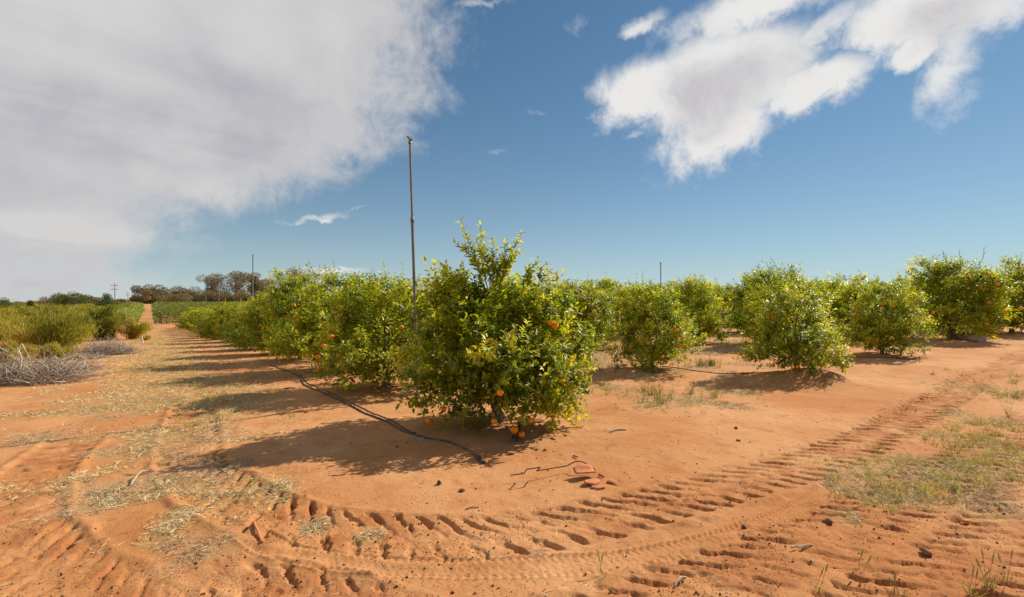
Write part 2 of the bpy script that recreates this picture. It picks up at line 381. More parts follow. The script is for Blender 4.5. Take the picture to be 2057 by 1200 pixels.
def blades(g, P, D, L, W, rs, a, bend=0.25):
    """thin tapering blades, two segments each: P base, D direction (n,3), L length, W width"""
    n = len(P); L = np.broadcast_to(L, (n,))[:, None]; W = np.broadcast_to(W, (n,))[:, None]
    side = unit(np.cross(D, rs.normal(size=(n, 3)))); drop = np.array([0, 0, -1.0]) * L * bend
    m = P + D * L * 0.55 + drop * 0.2; t = P + D * L + drop
    v = np.stack([P - side * W * 0.5, P + side * W * 0.5, m + side * W * 0.4, m - side * W * 0.4, t], 1).reshape(-1, 3)
    b = np.arange(n)[:, None] * 5
    g.add(v, b + np.array([[0, 1, 2, 3]]), np.repeat(a, 5)); g.n -= len(v)
    g.f.setdefault(3, []).append(b + np.array([[3, 2, 4]]) + g.n); g.n += len(v)
LEAF6 = (np.array([(0, 0, 0), (.30, -.5, .10), (.30, .5, .10), (.70, -.40, .04), (.70, .40, .04), (1, 0, -.12), (.5, 0, -.01)]),
         np.array([(0, 1, 6), (1, 3, 6), (3, 5, 6), (5, 4, 6), (4, 2, 6), (2, 0, 6)]))
LEAF2 = (np.array([(0, 0, 0), (.45, -.5, .08), (1, 0, -.10), (.45, .5, .08)]), np.array([(0, 1, 2), (0, 2, 3)]))
def leaves(g, P, D, N, L, W, a, tmpl):
    T, F = tmpl; n = len(P); D = unit(D); B = unit(np.cross(N, D)); N = np.cross(D, B)
    L = np.broadcast_to(L, (n,)); W = np.broadcast_to(W, (n,))
    v = P[:, None] + D[:, None] * (T[None, :, 0:1] * L[:, None, None]) + B[:, None] * (T[None, :, 1:2] * W[:, None, None]) + N[:, None] * (T[None, :, 2:3] * L[:, None, None])
    f = np.arange(n)[:, None, None] * len(T) + F[None]
    g.add(v.reshape(-1, 3), f.reshape(-1, 3), np.repeat(a, len(T)))

# ------------------------------------------------------------------ materials
def mat_new(name):
    m = bpy.data.materials.new(name); m.use_nodes = True; t = NT(m.node_tree); t.n.clear()
    return m, t, t.new('ShaderNodeOutputMaterial')
def principled(t, col, rough=0.7, spec=0.3, metal=0.0, normal=None):
    b = t.new('ShaderNodeBsdfPrincipled'); t.put(b.inputs['Base Color'], col); t.put(b.inputs['Roughness'], rough)
    b.inputs['Specular IOR Level'].default_value = spec; b.inputs['Metallic'].default_value = metal
    if normal is not None: t.l.new(normal, b.inputs['Normal'])
    return b
def bump(t, h, strength=0.3, dist=0.02):
    b = t.new('ShaderNodeBump'); b.inputs['Strength'].default_value = strength; b.inputs['Distance'].default_value = dist
    t.l.new(h, b.inputs['Height']); return b.outputs[0]
def attr(t, name='age'):
    a = t.new('ShaderNodeAttribute'); a.attribute_name = name; return a.outputs['Fac']
def leaf_mat(name, stops, trans=0.32, rough=0.42, spec=0.45, tgain=(1.25, 1.2, 0.5)):
    m, t, out = mat_new(name)
    c = t.ramp(attr(t), stops)
    p = principled(t, c, rough, spec)
    tr = t.new('ShaderNodeBsdfTranslucent'); t.put(tr.inputs[0], t.mix(1.0, c, (*tgain, 1), 'MULTIPLY'))
    mx = t.new('ShaderNodeMixShader'); mx.inputs[0].default_value = trans
    t.l.new(p.outputs[0], mx.inputs[1]); t.l.new(tr.outputs[0], mx.inputs[2]); t.l.new(mx.outputs[0], out.inputs[0])
    return m
def plain(name, c1, c2, scale=8.0, rough=0.8, spec=0.25, bmp=0.3, metal=0.0, stretch=None):
    m, t, out = mat_new(name)
    co = t.new('ShaderNodeTexCoord').outputs['Object']
    if stretch: co = t.vm('MULTIPLY', co, stretch)
    n = t.noise(co, scale, 6, 0.6, 0.2)
    c = t.mix(t.sstep(n, 0.32, 0.68), (*c1, 1), (*c2, 1))
    p = principled(t, c, rough, spec, metal, bump(t, n, bmp, 0.01))
    t.l.new(p.outputs[0], out.inputs[0]); return m
def age_mat(name, stops, rough=0.85, spec=0.15):
    m, t, out = mat_new(name)
    p = principled(t, t.ramp(attr(t), stops), rough, spec); t.l.new(p.outputs[0], out.inputs[0]); return m

def ground_material():
    m, t, out = mat_new('red_sand')
    co = t.new('ShaderNodeTexCoord').outputs['Object']
    big = t.noise(co, 0.45, 5, 0.6, 0.3); mid = t.noise(co, 3.2, 6, 0.62, 0.2); fine = t.noise(co, 38, 4, 0.65); grit = t.noise(co, 105, 4, 0.75)
    c = t.mix(t.sstep(big, 0.30, 0.70), (0.445, 0.180, 0.060, 1), (0.585, 0.298, 0.130, 1))
    c = t.mix(t.m('MULTIPLY', t.sstep(mid, 0.48, 0.74), 0.7), c, (0.40, 0.150, 0.048, 1))
    c = t.mix(t.m('MULTIPLY', t.sstep(fine, 0.55, 0.80), 0.45), c, (0.60, 0.30, 0.13, 1))
    c = t.mix(t.m('MULTIPLY', t.sstep(grit, 0.58, 0.70), 0.62), c, (0.20, 0.075, 0.035, 1))
    c = t.mix(t.m('MULTIPLY', attr(t, 'turned'), 0.60), c, (0.34, 0.115, 0.038, 1))
    yl = attr(t, 'straw'); gr = attr(t, 'litter')
    fib = t.noise(t.vm('MULTIPLY', co, (1.0, 0.35, 1.0)), 60, 5, 0.7, 0.8)
    fm = t.sstep(fib, 0.40, 0.56)
    ys = t.mix(t.noise(co, 25, 4, 0.6), (0.32, 0.20, 0.065, 1), (0.52, 0.36, 0.14, 1))
    gs = t.mix(t.noise(co, 30, 4, 0.6), (0.28, 0.20, 0.10, 1), (0.47, 0.37, 0.22, 1))
    c = t.mix(t.m('MULTIPLY', gr, t.m('MULTIPLY_ADD', fm, 0.62, 0.03)), c, gs)
    c = t.mix(t.m('MULTIPLY', yl, t.m('MULTIPLY_ADD', fm, 0.62, 0.03)), c, ys)
    h = t.m('ADD', t.m('ADD', t.m('MULTIPLY', fine, 0.5), t.m('MULTIPLY', grit, 0.35)), t.m('MULTIPLY', t.m('ADD', yl, gr), t.m('MULTIPLY', fib, 0.8)))
    p = principled(t, c, 0.93, 0.12, 0.0, bump(t, h, 0.8, 0.018)); t.l.new(p.outputs[0], out.inputs[0]); return m
M_GROUND = ground_material()
M_CITRUS = leaf_mat('citrus_leaf', [(0.0, (0.105, 0.150, 0.018)), (0.36, (0.245, 0.30, 0.024)), (0.64, (0.45, 0.46, 0.030)), (0.92, (0.66, 0.60, 0.048)), (1.0, (0.64, 0.42, 0.030))], 0.50, 0.40, 0.45, (1.45, 1.42, 0.5))
M_HEDGE = leaf_mat('hedge_leaf', [(0.0, (0.055, 0.095, 0.018)), (0.5, (0.15, 0.205, 0.030)), (1.0, (0.30, 0.34, 0.05))], 0.36, 0.5, 0.35)
M_GUM = leaf_mat('gum_leaf', [(0.0, (0.12, 0.12, 0.055)), (0.5, (0.24, 0.19, 0.085)), (1.0, (0.40, 0.28, 0.14))], 0.3, 0.55, 0.3, (1.1, 1.0, 0.6))
M_PINE = leaf_mat('dark_conifer_leaf', [(0.0, (0.05, 0.085, 0.025)), (0.6, (0.11, 0.15, 0.036)), (1.0, (0.24, 0.24, 0.05))], 0.28, 0.55, 0.3)
M_SCRUB = leaf_mat('scrub_needle', [(0.0, (0.085, 0.105, 0.020)), (0.40, (0.27, 0.275, 0.038)), (0.75, (0.46, 0.40, 0.065)), (1.0, (0.52, 0.32, 0.14))], 0.5, 0.55, 0.25)
M_BARK = plain('citrus_bark', (0.13, 0.095, 0.065), (0.26, 0.20, 0.15), 18, 0.9, 0.15, 0.6, stretch=(1, 1, 0.25))
M_GUMBARK = plain('gum_bark', (0.22, 0.17, 0.13), (0.42, 0.36, 0.30), 4, 0.85, 0.2, 0.3, stretch=(1, 1, 0.2))
M_TWIG = age_mat('dead_twig', [(0.0, (0.17, 0.095, 0.05)), (0.4, (0.36, 0.275, 0.20)), (1.0, (0.66, 0.58, 0.47))])
M_STRAW = age_mat('dry_straw', [(0.0, (0.22, 0.155, 0.10)), (0.3, (0.44, 0.345, 0.235)), (0.55, (0.58, 0.43, 0.20)), (0.85, (0.78, 0.66, 0.42)), (1.0, (0.33, 0.35, 0.09))])
M_GRASS = leaf_mat('green_grass', [(0.0, (0.07, 0.11, 0.02)), (0.5, (0.20, 0.23, 0.045)), (1.0, (0.58, 0.47, 0.21))], 0.3, 0.6, 0.2)
M_CRUMB = age_mat('soil_crumb', [(0.0, (0.06, 0.03, 0.02)), (0.5, (0.20, 0.075, 0.03)), (1.0, (0.42, 0.17, 0.065))])
M_PIPE = plain('weathered_black_pipe', (0.045, 0.038, 0.032), (0.15, 0.12, 0.09), 9, 0.8, 0.12, 0.3, stretch=(1, 1, 1))
M_RISER = plain('weathered_riser_metal', (0.13, 0.115, 0.10), (0.27, 0.245, 0.215), 9, 0.55, 0.45, 0.25, 0.25, (1, 1, 0.15))
M_BRASS = plain('dull_brass', (0.10, 0.085, 0.06), (0.20, 0.17, 0.12), 40, 0.5, 0.5, 0.1, 0.5)
M_TERRA = plain('terracotta', (0.50, 0.165, 0.07), (0.60, 0.235, 0.105), 16, 0.85, 0.2, 0.25)
M_RUST = plain('rusty_steel', (0.085, 0.032, 0.020), (0.20, 0.075, 0.04), 60, 0.85, 0.3, 0.4, 0.2)
M_WOOD = plain('grey_timber', (0.10, 0.075, 0.055), (0.24, 0.185, 0.14), 9, 0.9, 0.15, 0.5, stretch=(0.2, 1, 1))
M_STICK = plain('pale_stick', (0.34, 0.25, 0.17), (0.55, 0.44, 0.33), 20, 0.9, 0.15, 0.4)
M_PALE = plain('pale_painted_post', (0.62, 0.60, 0.56), (0.80, 0.79, 0.76), 12, 0.7, 0.3, 0.1)
M_POLE = plain('weathered_power_pole', (0.30, 0.28, 0.26), (0.46, 0.44, 0.41), 3, 0.9, 0.15, 0.2, stretch=(1, 1, .1))
M_STONE = plain('brown_stone', (0.13, 0.06, 0.032), (0.30, 0.14, 0.065), 22, 0.9, 0.2, 0.5)
def orange_material():
    m, t, out = mat_new('orange_peel')
    co = t.new('ShaderNodeTexCoord').outputs['Object']
    n = t.noise(co, 90, 3, 0.5); b = t.noise(co, 9, 2)
    oi = t.new('ShaderNodeObjectInfo').outputs['Random']
    c = t.mix(t.m('ADD', t.m('MULTIPLY', b, 0.5), t.m('MULTIPLY', oi, 0.5)), (0.88, 0.22, 0.004, 1), (0.92, 0.33, 0.008, 1))
    p = principled(t, c, 0.5, 0.25, 0, bump(t, n, 0.25, 0.003)); t.l.new(p.outputs[0], out.inputs[0]); return m
M_ORANGE = orange_material()

# ------------------------------------------------------------------ orchard layout
# (x, y, height, radius, variant, label, group) : built further down, but their planting mounds shape the ground
ORD = ['second', 'third', 'fourth', 'fifth', 'sixth', 'seventh']
orchard = []
def plant(x, y, H, R, var, label, group, rot=None):
    orchard.append((x, y, H, R, var, label, group, random.uniform(0, 6.28) if rot is None else rot)); MOUNDS.append((x, y, random.uniform(0.03, 0.07), 0.7))
plant(*px(1005, 853), 1.95, 1.2, 'front', 'leafy corner orange tree with tall upright shoots beside the tall sprinkler riser', None, 0.0)
row1 = [(3.7, 2.05, 1.35), (7.3, 2.35, 1.5), (10.6, 2.60, 1.45), (13.9, 2.15, 1.30), (17.2, 1.75, 1.25), (20.8, 1.75, 1.25)]
for i, (s, H, R) in enumerate(row1):
    x, y = xy_of(s, 0.0 + random.uniform(-.1, .1))
    plant(x, y, H, R, 'near', f'{ORD[i]} orange tree along the dirt track, counted from the corner tree with tall shoots', 'orange trees in the row beside the dirt track')
for k in range(7, 20):
    x, y = xy_of(k * 3.55, random.uniform(-.15, .15))
    plant(x, y, random.uniform(1.7, 2.0) if k < 17 else 1.6, random.uniform(1.25, 1.4), 'far' if k > 9 else 'near', 'small orange tree far down the hedge-like row beside the dirt track', 'orange trees far down the track-side row')
plant(*px(1601, 757), 1.72, 1.10, 'near', 'low rounded orange tree on a sandy mound with a black hose arching beside it', 'orange trees at the headland')
plant(*px(1311, 742), 2.0, 1.12, 'near', 'round orange tree laden with fruit, standing behind the grey litter and drip hose', 'orange trees at the headland')
plant(*px(1772, 714), 1.98, 1.10, 'near', 'short orange tree with a coiled hose end at its foot', 'orange trees at the headland')
plant(17.3, 18.7, 3.1, 1.8, 'near', 'large dark spreading orange tree with a pale log lying at its foot', 'orange trees at the headland')
plant(22.9, 21.9, 3.0, 1.9, 'near', 'broad orange tree at the headland just past the one with the log', 'orange trees at the headland')
plant(*px(1405, 690), 2.45, 1.15, 'near', 'tall narrow orange tree with low hanging fruit behind the round laden tree', 'orange trees at the headland')
plant(*px(1168, 700), 2.35, 1.5, 'near', 'dark orange tree just behind the corner tree, across the orchard alley', 'orange trees at the headland')
plant(10.0, 17.6, 2.7, 1.75, 'near', 'tall orange tree directly behind the low rounded tree on the mound', 'orange trees at the headland')
heads = [(6.23, 10.45), (11.3, 14.6), (17.3, 18.7), (22.9, 21.9)] + [(22.9 + 5.3 * k, 21.9 + 4.0 * k) for k in range(1, 9)]
for r, (hx, hy) in enumerate(heads):
    for k in range(1, 13):
        s = k * 3.65 + random.uniform(-.25, .25)
        x = hx + s * UX; y = hy + s * UY
        if r == 0 and k < 3: continue
        if r == 1 and k < 3: continue
        if x / max(y, 1) > 1.12 or (r == 0 and k > 9): continue
        if (r > 3 and k > 9): continue
        plant(x, y, random.uniform(2.5, 2.95), random.uniform(1.75, 2.1), 'mid' if y < 28 else 'far',
              'dense orange tree inside the orchard block, behind the trees at the headland' if y < 28 else 'small dense orange tree far back in the orchard block',
              'orange trees inside the block' if y < 28 else 'orange trees far back in the block')
MOUNDS.append((*px(1650, 766), 0.16, 0.55)); MOUNDS.append((*px(1600, 762), 0.12, 0.7))

# ------------------------------------------------------------------ ground sheet
def build_ground():
    # rings widen with distance; one sheet out to the horizon
    ring = [0.4]
    while ring[-1] < 6000:
        r = ring[-1]
        k = 0.06 if r < 1.8 else 0.0035 if r < 7.5 else 0.0045 if r < 13 else 0.008 if r < 24 else 0.03 if r < 120 else 0.09
        ring.append(r * (1 + k))
    ring = np.array(ring)
    fwd = np.radians(np.arange(-53, 53.01, 0.165)); back = np.radians(np.arange(56, 304.1, 4.0))
    ang = np.concatenate([fwd, back]); na = len(ang)
    R, A = np.meshgrid(ring, ang, indexing='ij')
    x = (R * np.sin(A)).ravel(); y = (R * np.cos(A)).ravel()
    z = ground_z(x, y)
    ys, gs = straw_cover(x, y); ts = turned_soil(x, y)
    nr = len(ring)
    i = np.arange(nr - 1)[:, None] * na; j = np.arange(na)[None]; k = (j + 1) % na
    f = np.stack([i + j, i + k, i + na + k, i + na + j], -1).reshape(-1, 4)[:, ::-1]
    v = np.stack([x, y, z], 1)
    c = len(v); v = np.vstack([v, [[0, 0, float(z[0])]]])
    q = np.arange(na); cap = np.stack([q, (q + 1) % na, np.full(na, c)], 1)[:, ::-1]
    me = mesh_from('ground', v, [f, cap], M_GROUND, {'straw': np.append(ys, 0), 'litter': np.append(gs, 0), 'turned': np.append(ts, 0)}, True)
    tag(link('ground', me), 'red sandy ground with tractor tyre tracks and patches of dry straw', None, None, 'structure')
build_ground()

# ------------------------------------------------------------------ orange trees
def crown_points(lobes, n, rs, squash=1.0):
    """twig bases spread through the outer part of a union of lobes; returns position and outward direction"""
    L = np.array(lobes); w = L[:, 3] ** 2; w = w / w.sum()
    P = []; Nn = []
    while sum(map(len, P)) < n:
        k = rs.choice(len(L), size=n, p=w)
        d = unit(rs.normal(size=(n, 3)))
        rr = L[k, 3] * (0.35 + 0.65 * rs.random(n) ** 0.45)
        p = L[k, :3] + d * rr[:, None]
        dist = np.linalg.norm(p[:, None] - L[None, :, :3], axis=2) / L[None, :, 3]
        deep = (dist.min(1) < 0.55)
        ok = (p[:, 2] > 0.13) & (~deep | (rs.random(n) < 0.30))
        P.append(p[ok]); Nn.append(d[ok])
    return np.vstack(P)[:n], np.vstack(Nn)[:n]
def clustered(lobes, n, rs, ncl, spread):
    """twigs gathered into leafy sprays, with a thinner fill between them; returns position, direction, tone"""
    C, CN = crown_points(lobes, ncl, rs); L = np.array(lobes)
    C = C + CN * 0.04; ct = np.clip(rs.normal(.45, .23, ncl), .05, .95)
    m = int(n * .72); k = rs.integers(0, ncl, m)
    off = unit(rs.normal(size=(m, 3))) * (spread * rs.random(m) ** .5 * rs.uniform(.7, 1.4, ncl)[k])[:, None] * [1, 1, .75]
    P = C[k] + off; N = unit(CN[k] + off / spread * .8); tone = ct[k] + rs.normal(0, .09, m)
    F, FN = crown_points(lobes, n - m, rs)
    P = np.vstack([P, F]); N = np.vstack([N, FN]); tone = np.concatenate([tone, rs.normal(.32, .15, n - m)])
    ok = P[:, 2] > .08
    return P[ok], N[ok], np.clip(tone[ok], 0, .95)
def twig_leaves(g, B, Nn, rs, per, leaf, tmpl, age0=None, tlen=(0.12, 0.30), up=0.65):
    n = len(B)
    D = unit(Nn * 0.8 + np.array([0, 0, up]) + rs.normal(size=(n, 3)) * 0.45)
    TL = rs.uniform(*tlen, n)
    tone = np.clip(rs.normal(0.44, 0.26, n), 0, 1) if age0 is None else age0
    for i in range(per):
        f = (i + 0.6) / per
        p = B + D * (TL * f)[:, None]
        side = unit(np.cross(D, rs.normal(size=(n, 3))))
        d = unit(D * (0.35 + 0.5 * f) + side * 0.95 + np.array([0, 0, -0.12]))
        nn = unit(D * 0.9 + np.array([0, 0, 0.6]) + rs.normal(size=(n, 3)) * 0.35)
        ln = leaf * rs.uniform(0.7, 1.2, n)
        a = np.clip(tone + 0.22 * (f - 0.5) + rs.normal(0, 0.10, n), 0, 0.93)
        a = np.where(rs.random(n) < 0.012, 1.0, a)
        leaves(g, p, d, nn, ln, ln * rs.uniform(0.40, 0.50, n), a, tmpl)
def limb_mesh(name, H, R, rs, lobes, base_r=0.055):
    g = Geo()
    top = np.array([rs.normal(0, .04), rs.normal(0, .04), 0.32])
    tube(g, [(0, 0, -0.12), (0.0, 0.0, 0.08), top * [1, 1, .7], top], [base_r * 1.35, base_r * 1.05, base_r, base_r * .9], 9)
    for L in lobes:
        e = np.array(L[:3]); m = (top + e) * 0.5 + np.array([0, 0, 0.10]) + rs.normal(size=3) * 0.06
        pts = spline([top * [1, 1, .8], m, e], 0.12); k = len(pts)
        tube(g, pts, np.linspace(base_r * .55, 0.006, k), 5)
    return g.mesh(name, M_BARK, True)
def random_lobes(H, R, rs):
    Z = H * 0.5
    L = [(0, 0, Z, min(R, Z) * 0.72), (0, 0, H * 0.70, R * 0.5), (0, 0, H * .33, R * .62), (0, 0, H * .19, R * .42)]
    for k in range(9):
        a = k * 2 * math.pi / 9 + rs.uniform(-.3, .3); r = R * rs.uniform(.18, .40); q = R * rs.uniform(.80, 1.12)
        L.append((math.cos(a) * (q - r), math.sin(a) * (q - r), H * rs.uniform(.20, .40), r))
    for k in range(7):
        a = k * 2 * math.pi / 7 + rs.uniform(-.4, .4); r = R * rs.uniform(.18, .40); q = R * rs.uniform(.70, 1.02)
        L.append((math.cos(a) * (q - r), math.sin(a) * (q - r), H * rs.uniform(.48, .66), r))
    for k in range(5):
        a = k * 2 * math.pi / 5 + rs.uniform(-.5, .5); r = R * rs.uniform(.20, .32)
        L.append((math.cos(a) * R * .38, math.sin(a) * R * .38, H * rs.uniform(.70, .92), r))
    return L[:4] + [l for l in L[4:] if rs.random() > .16]
def shoot_path(b, tip, rs, curve=0.06):
    b = np.array(b, float); tip = np.array(tip, float)
    m = (b + tip) / 2 + rs.normal(size=3) * curve
    return spline([b, m, tip], 0.05)
def shoot_leaves(g, path, rs, leaf, tmpl, age=0.5, gap=0.035, start=0.25):
    seg = np.linalg.norm(np.diff(path, axis=0), axis=1).sum(); n = max(4, int(seg * (1 - start) / gap))
    t = np.linspace(start, 1, n) * (len(path) - 1); i = np.minimum(t.astype(int), len(path) - 2); fr = (t - i)[:, None]
    p = path[i] * (1 - fr) + path[i + 1] * fr; d = unit(path[i + 1] - path[i])
    ang = np.arange(n) * 2.4 + rs.uniform(0, 6)
    b1 = unit(np.cross(d, np.array([0.3, 0.9, 0.2]))); b2 = np.cross(d, b1)
    side = b1 * np.cos(ang)[:, None] + b2 * np.sin(ang)[:, None]
    ld = unit(side + d * 0.75 + rs.normal(size=(n, 3)) * .12)
    nn = unit(d + rs.normal(size=(n, 3)) * .25)
    ln = leaf * rs.uniform(.75, 1.15, n) * np.linspace(1.1, .75, n)
    a = np.clip(age + rs.normal(0, .12, n) + np.linspace(-.1, .15, n), 0, .95)
    leaves(g, p, ld, nn, ln, ln * .44, a, tmpl)
def orange_mesh():
    g = Geo(); nu, nv = 12, 7; r = 0.043
    th = np.linspace(0, math.pi, nv); ph = np.linspace(0, 2 * math.pi, nu, endpoint=False)
    rad = np.sin(th); z = np.cos(th) * 0.96 - 0.10 * np.exp(-(th / 0.35) ** 2)
    v = np.stack([np.outer(rad, np.cos(ph)), np.outer(rad, np.sin(ph)), np.repeat(z[:, None], nu, 1)], -1).reshape(-1, 3) * r
    i = np.arange(nv - 1)[:, None] * nu; j = np.arange(nu)[None]; k = (j + 1) % nu
    f = np.stack([i + j, i + nu + j, i + nu + k, i + k], -1).reshape(-1, 4)
    g.add(v, f); return g.mesh('orange', M_ORANGE, True)
ME_ORANGE = orange_mesh()
def add_oranges(root, pts, rs, s=1.0):
    for p in pts:
        o = link('orange', ME_ORANGE, root, tuple(p)); o.rotation_euler = tuple(rs.uniform(-.5, .5, 3)); o.scale = (s * rs.uniform(.72, 1.1),) * 3
def fruit_points(lobes, n, rs, zmax):
    P, N = crown_points(lobes, 400, rs)
    L = np.array(lobes)
    out = P + N * 0.13
    dist = ((np.linalg.norm(out[:, None] - L[None, :, :3], axis=2) - L[None, :, 3])).min(1)
    ok = (dist > 0.06) & (out[:, 2] < zmax) & (out[:, 2] > .2)
    pts = list(out[ok][:n])
    for p in list(pts[: n // 3]): pts.append(p + np.array([rs.normal(0, .05), rs.normal(0, .05), -.06]))
    return pts[:n]
def make_tree(H, R, seed, ntwig, per, leaf, tmpl, nshoot, nfruit, fruit_s=1.0):
    rs = np.random.default_rng(seed)
    root = empty('orange_tree', (0, 0, 0))
    L = random_lobes(H, R, rs)
    g = Geo(); B, N, tn = clustered(L, ntwig, rs, 150 if leaf < .1 else 110, .15 if leaf < .1 else .20); twig_leaves(g, B, N, rs, per, leaf, tmpl, tn)
    for k in range(nshoot):
        a = rs.uniform(0, 6.28); r = R * rs.uniform(0, .65); b = np.array([math.cos(a) * r, math.sin(a) * r, H * (.92 - .35 * (r / R) ** 2) - .12])
        tip = b + np.array([math.cos(a) * .12 + rs.normal(0, .08), math.sin(a) * .12 + rs.normal(0, .08), rs.uniform(.25, .75)])
        p = shoot_path(b, tip, rs); tube(g, p, np.linspace(.008, .003, len(p)), 4, .4, False)
        shoot_leaves(g, p, rs, leaf, tmpl, .55 + rs.normal(0, .1))
    if leaf < .12:
        B2, N2 = crown_points(L[4:], 70, rs)
        for b, nn in zip(B2, N2):
            if b[2] < H * .35: continue
            p = shoot_path(b, b + unit(nn * .55 + np.array([0, 0, .9])) * rs.uniform(.25, .5), rs, .02); shoot_leaves(g, p, rs, leaf * 1.05, tmpl, .62 + rs.normal(0, .12), .032, .3)
    tag(link('crown', g.mesh('crown', M_CITRUS), root), kind='stuff')
    link('trunk', limb_mesh('trunk', H, R, rs, L[4:15:2] + L[-3:]), root)
    add_oranges(root, fruit_points(L, nfruit, rs, H * .85), rs, fruit_s)
    return root
PROTO = {
    'near': [make_tree(2.2, 1.25, 100 + k, 2300, 9, 0.082, LEAF2, 5 + k % 4, n) for k, n in enumerate((20, 26, 18, 24, 16))],
    'mid': [make_tree(2.7, 1.5, 200 + k, 1500, 8, 0.115, LEAF2, 6, 14) for k in range(3)],
    'far': [make_tree(2.7, 1.5, 300 + k, 800, 7, 0.16, LEAF2, 5, 6, 1.1) for k in range(3)],
}
HB = {'near': (2.2, 1.25), 'mid': (2.7, 1.5), 'far': (2.7, 1.5)}
used = set()
def front_tree(x, y, z, label):
    rs = np.random.default_rng(5)
    root = tag(empty('orange_tree', (x, y, z)), label, 'orange tree')
    s = 153.0
    def q(pxx, pyy, dy, r): return ((pxx - 1005) / s * (1 + dy / 6.27), dy, (855 - pyy) / s * (1 + dy / 6.27) , max(.07, r - .05))
    L = [q(895, 632, 0.0, .36), q(905, 590, .1, .24), q(985, 645, 0, .40), q(1000, 612, .1, .26), q(1075, 640, .1, .40), q(1060, 598, .2, .24), q(1110, 650, .3, .35),
         q(890, 720, -.1, .42), q(920, 690, -.45, .38), q(1000, 715, -.6, .42), q(1000, 700, 0, .6), q(1070, 730, -.5, .42), q(1135, 705, -.1, .38), q(1180, 705, .0, .18), q(1160, 740, -.2, .24),
         q(850, 785, 0, .24), q(880, 800, -.35, .24), q(930, 795, -.55, .24), q(1000, 780, -.7, .26), q(1070, 785, -.5, .26), q(1110, 785, -.2, .30), q(1150, 790, -.1, .15),
         q(860, 750, .35, .35), q(950, 690, .55, .5), q(1060, 700, .55, .5), q(1000, 780, .5, .45), q(1130, 760, .4, .32), q(870, 660, .2, .3), q(972, 565, 0, .10), q(1000, 565, 0, .12)]
    g = Geo(); B, N, tn = clustered(L, 2900, rs, 170, .14)
    twig_leaves(g, B, N, rs, 9, 0.078, LEAF6, tn)
    B2, N2 = crown_points(L, 130, rs)
    for b, nn in zip(B2, N2):
        if b[2] < .5 or (b[2] > 1.45 and rs.random() < .6): continue
        p = shoot_path(b, b + unit(nn * .6 + np.array([0, 0, .8])) * rs.uniform(.2, .4), rs, .02); shoot_leaves(g, p, rs, .085, LEAF6, .62 + rs.normal(0, .14), .030, .3)
    # leaf sprays hanging low
    for (a, b, dy) in ((1140, 825, -.3), (1125, 815, -.4), (940, 860, -.5), (965, 868, -.5), (1090, 835, -.4), (870, 830, -.3), (905, 835, -.5), (866, 832, -.42), (1040, 838, -.8), (1066, 822, -.82), (1000, 822, -.9), (1054, 846, -.75), (896, 815, -.6), (930, 835, -.6)):
        tip = np.array(q(a, b, dy, 0)[:3]); p = shoot_path(tip + [0, .1, .35], tip, rs, .03); shoot_leaves(g, p, rs, .075, LEAF6, .35, .03, .1)
    tag(link('crown', g.mesh('crown', M_CITRUS), root), kind='stuff')
    # tall upright shoots: each is a part with its own leaves
    g1 = Geo(); leaves(g1, np.zeros((1, 3)), np.array([[1.0, 0, 0]]), np.array([[0, 0, 1.0]]), 1.0, .44, np.array([.5]), LEAF6)
    lms = []
    for a in (.30, .42, .52, .62, .74, .86):
        gg = Geo(); leaves(gg, np.zeros((1, 3)), np.array([[1.0, 0, 0]]), np.array([[0, 0, 1.0]]), 1.0, .44, np.array([a]), LEAF6); lms.append(gg.mesh('leaf', M_CITRUS))
    from mathutils import Matrix
    spr = Geo()
    def sh(b, mids, tip, dy, gap=.040, start=.22, leaf=.110):
        pts = spline([np.array(q(*c, dy + (.03 * i), 0)[:3]) for i, c in enumerate([b] + mids + [tip])], .05)
        sg = Geo(); tube(sg, pts, np.linspace(.008, .003, len(pts)), 5, .35, True)
        o = link('shoot', sg.mesh('shoot', M_CITRUS, True), root)
        for f in np.arange(.12, .9, .13):
            i = int(f * (len(pts) - 1)); d0 = unit(pts[min(i + 1, len(pts) - 1)] - pts[i - 1 if i else 0] + 1e-6)
            e = pts[i] + unit(d0 * .8 + unit(rs.normal(size=3)) * .8 + np.array([0, 0, .25])) * rs.uniform(.09, .17) * (1.15 - .5 * f)
            p2 = shoot_path(pts[i], e, rs, .01); tube(spr, p2, np.linspace(.004, .002, len(p2)), 4, .4, False); shoot_leaves(spr, p2, rs, .085, LEAF6, .55 + rs.normal(0, .12), .020, .2)
        seg = np.linalg.norm(np.diff(pts, axis=0), axis=1).sum(); n = int(seg * (1 - start) / gap)
        for k in range(n):
            f = start + (1 - start) * k / (n - 1); i = min(int(f * (len(pts) - 1)), len(pts) - 2)
            p = pts[i] + (pts[i + 1] - pts[i]) * (f * (len(pts) - 1) - i); d = Vector(pts[i + 1] - pts[i]).normalized()
            an = k * 2.4 + rs.uniform(-.4, .4)
            b1 = d.cross(Vector((.3, .9, .2))).normalized(); b2 = d.cross(b1)
            ld = (b1 * math.cos(an) + b2 * math.sin(an) + d * .8).normalized()
            nn = (d + Vector(rs.normal(0, .2, 3))).normalized(); by = nn.cross(ld).normalized(); nz = ld.cross(by)
            ln = leaf * rs.uniform(.75, 1.15) * (1.05 - .25 * f)
            lo = link('leaf', lms[int(rs.integers(0, 6))], o)
            lo.matrix_basis = Matrix(((ld.x, by.x, nz.x, p[0]), (ld.y, by.y, nz.y, p[1]), (ld.z, by.z, nz.z, p[2]), (0, 0, 0, 1))) @ Matrix.Scale(ln, 4)
    sh((975, 590), [(955, 530)], (925, 450), 0.0, .025)
    sh((965, 545), [(945, 515)], (915, 492), -.05, .025)
    sh((980, 590), [(968, 530)], (964, 458), .05, .025)
    sh((985, 570), [(980, 535)], (957, 488), -.08, .025)
